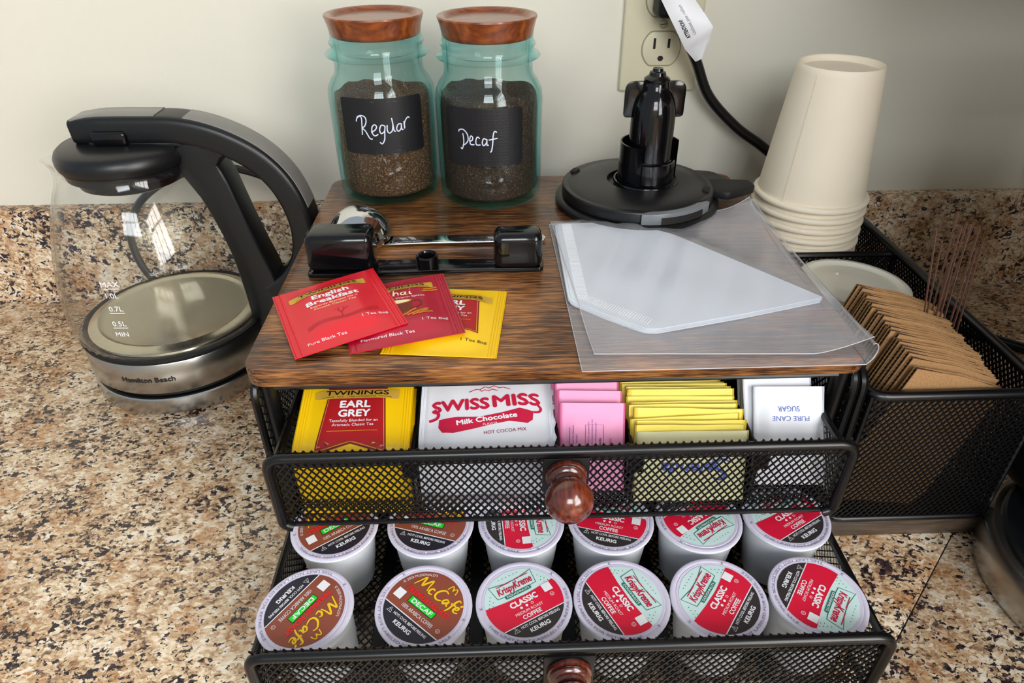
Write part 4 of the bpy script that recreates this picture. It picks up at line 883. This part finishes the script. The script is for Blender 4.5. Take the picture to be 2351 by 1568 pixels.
# ================================================================== SIDE CADDY
CX0, CX1, CY0, CY1, CZ0, CZ1 = .1790, .2820, .0030, .2790, .0190, .1200
cb = thing('side_caddy', 'black mesh side caddy on a wooden base, holding cups, lids and sleeves', 'caddy', ((CX0+CX1)/2, .14, 0))
obj('wooden_base', MB().rbx(.1735, .2865, .0035, .2800, .0004, .0165, .0015, 2), BOARDW, cb, world=True)
w = MB()
for z, r in ((CZ1, .0032), (CZ0, .0026)): w.tube(rpath([(CX0, CY0, z), (CX1, CY0, z), (CX1, CY1, z), (CX0, CY1, z)], .009, 6, True), r, 10, True)
for x, y in ((CX0+.0008, CY0+.0008), (CX1-.0008, CY0+.0008), (CX1-.0008, CY1-.0008), (CX0+.0008, CY1-.0008)): w.tube([(x, y, CZ0), (x, y, CZ1)], .0018, 8)
obj('wire_frame', w, WIRE, cb, world=True)
w = MB().tube(rpath([(CX0-.0040, CY0+.001, .012), (CX0-.0065, CY0+.001, .1340), (CX0-.0065, CY0+.06, .1340)], .010, 6), .0026, 8); w.tube([(CX0-.0065, CY0+.06, .1340), (CX0-.0065, CY0+.06, .1), (CX0, CY0+.06, .1)], .0022, 8)
obj('hanging_hook', w, WIRE, cb, world=True)
k = dict(w=.0011, t=.0008)
for nm, O, U, lu in (('front_mesh', (CX0, CY0, CZ0), (1, 0, 0), CX1-CX0), ('back_mesh', (CX0, CY1, CZ0), (1, 0, 0), CX1-CX0), ('side_mesh', (CX0, CY0, CZ0), (0, 1, 0), CY1-CY0), ('side_mesh', (CX1, CY0, CZ0), (0, 1, 0), CY1-CY0)):
    obj(nm, MB().lattice(O, U, (0, 0, 1), lu, CZ1-CZ0, .0040, .0053, **k), BLK, cb, world=True, kind='stuff')
obj('floor_mesh', MB().lattice((CX0, CY0, CZ0), (1, 0, 0), (0, 1, 0), CX1-CX0, CY1-CY0, .0045, .0050, **k), BLK, cb, world=True, kind='stuff')
for y in (.0955, .1820):
    d = obj('divider', MB().tube(rpath([(CX0, y, CZ0), (CX0, y, CZ1-.002), (CX1, y, CZ1-.002), (CX1, y, CZ0)], .006, 5), .0026, 8), WIRE, cb, world=True)
    obj('divider_mesh', MB().lattice((CX0, y, CZ0), (1, 0, 0), (0, 0, 1), CX1-CX0, CZ1-CZ0-.003, .0045, .0055, **k), BLK, d, kind='stuff')
# cups, nested upside down
cu = [(.0, .0975), (.0270, .0975), (.0283, .0990), (.0288, .1015), (.0296, .1019), (.0303, .1013), (.0310, .0975), (.0410, .0052)]
for q in range(9): a = R(90-30*q); cu.append((.0420+.0025*math.cos(a), .0026+.0026*math.sin(a)))
cu += [(.0402, .0050), (.0301, .0963), (.0, .0963)]
cupm = MB().lathe(cu, 72); seam = MB(); aa = R(-142)
for j in range(12):
    t = j/12; r0 = .0311+(.0409-.0311)*t+.0006; r1 = .0311+(.0409-.0311)*(t+1/12)+.0006; z0, z1 = .0970+(.0055-.0970)*t, .0970+(.0055-.0970)*(t+1/12); d = .012
    seam.add([(r0*math.cos(aa), r0*math.sin(aa), z0), (r0*math.cos(aa+d), r0*math.sin(aa+d), z0), (r1*math.cos(aa+d), r1*math.sin(aa+d), z1), (r1*math.cos(aa), r1*math.sin(aa), z1)], [(0, 1, 2, 3)])
NC = 16; CUPX, CUPY, RIM = .2235, .2270, .1500
g_cup = 'paper cups nested in the side caddy'; cm_ = sm_ = None
for i in range(NC):
    z = RIM-.0086*i
    lab = 'topmost upside-down cream paper cup in the caddy stack, whole side showing' if i == 0 else (f'upside-down cream paper cup showing only its rim, {ORD[i]} from the top of the stack' if i < 7 else 'upside-down cream paper cup low in the stack, sunk inside the caddy')
    if cm_ is None: o = obj('paper_cup', cupm, CUPW); cm_ = o.data
    else: o = obj('paper_cup', cm_, None)
    o.location = (CUPX+random.uniform(-.0003, .0003)*(i > 0), CUPY, z); o.rotation_euler = (0, 0, random.uniform(-.4, .4)*(i > 0)); tag(o, lab, 'cup', g_cup)
    if i == 0: obj('side_seam', seam, CUPW, o)
# lids
lp = [(0, .0050), (.0300, .0050), (.0312, .0046), (.0325, .0050), (.0345, .0072), (.0372, .0074), (.0388, .0064), (.0398, .0030), (.0408, .0), (.0402, .0), (.0390, .0028), (.0380, .0055), (.0350, .0060), (.0330, .0042), (.0, .0038)]
lm_ = None
for i in range(13):
    o = obj('plastic_cup_cover', MB().lathe(lp, 64) if lm_ is None else lm_, LIDPL); lm_ = o.data
    o.location = (.2300+.0004*(i % 3), .1385, .1115-.0070*i); o.rotation_euler = (R(-2), R(3), 0) if i == 0 else (0, 0, 0)
    tag(o, 'topmost flat white plastic cup lid in the side caddy' if i == 0 else f'white plastic cup lid, {ORD[i]} from the top of the lid stack', 'cup lid', 'cup lids in the side caddy')
    if i == 0: obj('sip_bump', MB().lathe([(0, .0062), (.0012, .0058), (.0016, .0049)], 12, (-.006, .016, 0)), LIDPL, o)
# corrugated sleeves
TL, TR, BR, BM, BL, ML = (.2035, .1330), (.2600, .1165), (.2400, .0300), (.2330, .0235), (.1850, .0300), (.1850, .0720)
so = (.2220, 0, .0235)
def sl_poly(): return [(p[0]-so[0], p[1]-so[2]) for p in (TL, (.2330, .1265), TR, BR, BM, BL, ML)]
MX = Matrix(((1, 0, 0, 0), (0, 0, 1, 0), (0, 1, 0, 0), (0, 0, 0, 1)))
sT = .0031
def sleeve_meshes():
    a = MB().prism(sl_poly(), 0, .0005, M=MX); a.prism(sl_poly(), sT-.0004, sT, M=MX)
    fl = MB(); e0, e1 = Vector((ML[0]-so[0], ML[1]-so[2])), Vector((TL[0]-so[0], TL[1]-so[2])); n = 26; pr = []
    for i in range(n*2+1):
        p = e0+(e1-e0)*(i/(n*2)); yy = .0005 if i % 2 else sT-.0004; q = p+Vector((.050, -.0145)); pr += [(p.x+.0003, yy, p.y), (q.x, yy, q.y)]
    fl.add(pr, [(2*i, 2*i+1, 2*i+3, 2*i+2) for i in range(n*2)])
    tp = MB(); t0, t1 = Vector((TL[0]-so[0], TL[1]-so[2])), Vector((TR[0]-so[0], TR[1]-so[2])); n = 40; pr = []
    return a, fl
sa, sf = sleeve_meshes(); sam = sfm = None; NSL = 23; rg = random.Random(9)
for i in range(NSL):
    y = .0085+.0034*i
    lab = 'brown corrugated cup sleeve at the very front of the caddy, broad side showing' if i == 0 else ('brown corrugated cup sleeve second from the front, upper edge showing' if i == 1 else f'brown corrugated cup sleeve, {ORD[i]} from the front of the row in the caddy')
    t = thing('cup_sleeve', lab, 'cup sleeve', (so[0]+(rg.uniform(-.0014, .0012) if i else 0), y+(.004 if i > 0 else 0), so[2]+(rg.uniform(-.001, .0016)+.0003*i+.004 if i else .0018)), (0, R(rg.uniform(-.8, .8)), 0), 'corrugated cup sleeves in the side caddy')
    a = obj('liner', sa if sam is None else sam, KRAFT, t, smooth=0); sam = a.data; b = obj('fluting', sf if sfm is None else sfm, KRAFTD, t, smooth=0); sfm = b.data
# stirrers
rg = random.Random(12)
for px, py, dx in ((2200, 487, .004), (2150, 525, 0), (2163, 553, .002), (2220, 512, .004), (2229, 515, .003), (2236, 511, .006), (2250, 520, .006), (2256, 555, .002), (2243, 570, .003), (2208, 520, .005), (2190, 600, .004), (2176, 610, .002)):
    y = rg.uniform(.072, .088); p = at(px, py, 1, y); b = Vector((min(.2765, max(.2635, p.x+rg.uniform(.004, .014))), y+rg.uniform(-.01, .004), .0205)); d = (p-b)
    o = obj('coffee_stirrer', MB().tube([(0, 0, 0), tuple(d)], .00085, 6, flatten=.45), STIRM); o.location = b
    tag(o, 'thin dark brown stirring stick standing beside the cup sleeves', 'stirrer', 'stirring sticks in the side caddy')

# ================================================================== WALL OUTLET, PLUG AND CABLE
ox, oz = .1189, .2577
ou = thing('wall_outlet', 'ivory wall plate with two power sockets on the painted wall', 'outlet', (ox, WY, oz))
def wallM(d): return Matrix(((1, 0, 0, 0), (0, 0, -1, -d), (0, 1, 0, 0), (0, 0, 0, 1)))
pl = MB().prism(rpoly([(-.035, -.0572), (.035, -.0572), (.035, .0572), (-.035, .0572)], .003, 3), 0, .0052, bev=.0022, seg=3, M=wallM(0)); obj('wall_plate', pl, IVORY, ou)
for s in (-1, 1):
    cz = s*.0202
    fp = [(.0168*math.cos(a), cz+max(-.0140, min(.0140, .0168*math.sin(a)))) for a in [2*math.pi*k/40 for k in range(40)]]
    f = obj('socket_face', MB().prism(fp, .004, .0064, bev=.0006, M=wallM(0)), IVORY, ou)
    gp_ = [(.0178*math.cos(a), cz+max(-.0150, min(.0150, .0178*math.sin(a)))) for a in [2*math.pi*k/40 for k in range(40)]]
    obj('socket_gap', MB().prism(gp_, .0040, .00535, M=wallM(0)), mat('ivory_gap', (150, 142, 112), .6), ou)
    sl = MB()
    for x, hh in ((-.0064, .0045), (.0064, .0038)): sl.prism([(x-.0011, cz+.0045-hh), (x+.0011, cz+.0045-hh), (x+.0011, cz+.0045+hh), (x-.0011, cz+.0045+hh)], .0060, .00655, M=wallM(0))
    obj('blade_slots', sl, SLOT, f, kind='stuff')
    gh = [(.0026*math.cos(a), cz-.0078+(.0026*math.sin(a) if math.sin(a) < 0 else .0020*math.sin(a))) for a in [2*math.pi*k/16 for k in range(16)]]
    obj('ground_hole', MB().prism(gh, .0060, .00655, M=wallM(0)), SLOT, f)
sw = obj('screw', MB().lathe([(.0040, .0050), (.0038, .0060), (.0024, .0067), (0, .0069)], 20, M=Matrix.Rotation(R(90), 3, 'X')), mat('painted_screw', (178, 172, 142), .35), ou)
obj('screw_slot', MB().prism([(-.0029, -.0004), (.0029, .0002), (.0029, .0007), (-.0029, .0001)], .0064, .0069, M=wallM(0)), SLOT, sw)
pc = thing('appliance_cord', 'black appliance cord plugged into the upper socket, dropping behind the cups', 'power cord', (ox+.002, WY-.007, oz+.0205))
q = MB().rbx(ox-.012, ox+.016, WY-.034, WY-.0066, oz+.0080, oz+.0330, .005, 3); obj('plug', q, RUBB, pc, world=True)
c0 = at(1540, 20, 1, .322); c1 = at(1600, 145, 1, .330); c2 = at(1628, 222, 1, .334); c3 = at(1690, 292, 1, .336); c4 = at(1757, 342, 1, .334)
path = [(ox+.002, .330, oz+.020), tuple(c0+Vector((.004, 0, 0))), tuple((c0+c1)/2+Vector((.002, -.001, 0))), tuple(c1), tuple(c2), tuple(c3), tuple(c4), (.262, .330, .120), (.300, .322, .060), (.330, .300, .010), (.370, .262, .0048), (.430, .225, .0048), (.52, .14, .0048)]
obj('cable', MB().tube(spline(path, 7), .0046, 10), CORDM, pc, world=True)
# folded paper tag wrapped round the cord
A = [at(1512, -14, 1, .316), at(1572, 112, 1, .318), at(1597, 142, 1, .322)]; B = [at(1588, -14, 1, .320), at(1638, 62, 1, .309), at(1612, 134, 1, .318)]
def tagpt(u, v):
    i = 0 if v < .75 else 1; t = v/.75 if i == 0 else (v-.75)/.25; p = (A[i].lerp(A[i+1], t)).lerp(B[i].lerp(B[i+1], t), u); return tuple(p+Vector((0, -.0022*math.sin(u*math.pi)*(1 if v < .8 else .4)+.001*math.sin(v*9), 0)))
tg = MB().grid(tagpt, 8, 20); tg2 = MB().grid(lambda u, v: tuple(Vector(tagpt(u, v))+Vector((0, .0004, 0))), 8, 20); tg.add(tg2.v, [f[::-1] for f in tg2.f])
to = obj('warning_tag', tg, INK['white'], pc, world=True)
bk = MB().grid(lambda u, v: tuple(B[1].lerp(B[2], v).lerp(Vector(B[1])+Vector((-.002+.0015*u, .004, -.012)) if v < .5 else B[2]+Vector((-.003, .003, 0)), u)), 4, 8); obj('tag_fold', bk, INK['white'], pc, world=True)
ax1 = (A[1]-A[0]).normalized(); ax2 = ((B[0]+B[1])/2-(A[0]+A[1])/2); ax2 = (ax2-ax1*ax2.dot(ax1)).normalized(); nn = ax1.cross(ax2)
if nn.y > 0: nn = -nn
P = Print(); P.text('ATTENTION!', 0, 0, 3.0, 'black', 0, w=18, bold=.02); P.text("Utilisez pas rallon", 7, -5.0, 2.6, 'greyt', 0, w=32)
LT, WT = (A[1]-A[0]).length, ((B[0]+B[1])/2-(A[0]+A[1])/2).length
def tfn(x, y, h):                                        # reads upwards along the curved tag
    u = .24-y/WT; v = .52-x/LT*.75; p = Vector(tagpt(max(.02, min(.98, u)), max(0, min(.749, v)))); return tuple(p+Vector((0, -h-.00025, 0)))
P.obj('lettering', to, tfn, world=True, maxlen=.004)

# ================================================================== COFFEE BREWER (round foot in view; unseen body made up, sized for shade)
bx_, by_ = .3470, -.0470
br = thing('coffee_brewer', 'black coffee brewer with a steel-ringed round foot at the right edge, unseen body added for shade', 'coffee maker', (bx_, by_, 0))
obj('foot_ring', MB().lathe([(0, .0005), (.080, .0005), (.0825, .0025), (.0830, .0060), (.0815, .0260), (.0790, .0290), (.0750, .0295)], 96), STEEL, br)
obj('drip_tray', MB().lathe([(0, .0310), (.066, .0310), (.069, .0335), (.0735, .0340), (.0755, .0325), (.0755, .0290), (0, .0290)], 72), SATINB, br)
obj('shade_tower', MB().rbx(-.050, .170, -.020, .085, .0310, .318, .018, 4), SATINB, br)  # invented body, widened and raised to shade the right of the wall
obj('shade_head', MB().rbx(-.050, .1702, -.085, .087, .232, .324, .022, 4), SATINB, br)
obj('spout', MB().lathe([(0, .172), (.014, .172), (.020, .179), (.026, .233), (0, .233)], 32, (0, -.048, 0)), GLOSSB, br)

# ================================================================== SHADE CABINET (unseen, added above the frame to darken the corner wall)
CABW = wood('shade_cabinet_oak', [(90, 46, 24), (128, 72, 40), (150, 88, 52), (166, 104, 64)], scale=(60, 60, 5), rough=.45)
for nm_, lab_, x0, x1, y0, y1 in (('shade_cabinet', 'unseen brown wooden cabinet added to shade the counter corner', .24, .62, -.01, .358),):
    c = thing(nm_, lab_, 'shade cabinet', ((x0+x1)/2, (y0+y1)/2, .385))
    obj('carcass', MB().rbx(x0, x1, y0, y1, .385, 1.20, .003, 2), CABW, c, world=True)
    if y0 > 0: obj('door', MB().rbx(x0+.01, x0+.095, y0-.018, y0-.001, .415, 1.185, .004, 2), CABW, c, world=True)
    else:
        for k in range(2): obj('door', MB().rbx(x0-.018, x0-.001, y0+.005+k*.27, y0+.26+k*.27, .475, 1.185, .004, 2), CABW, c, world=True)
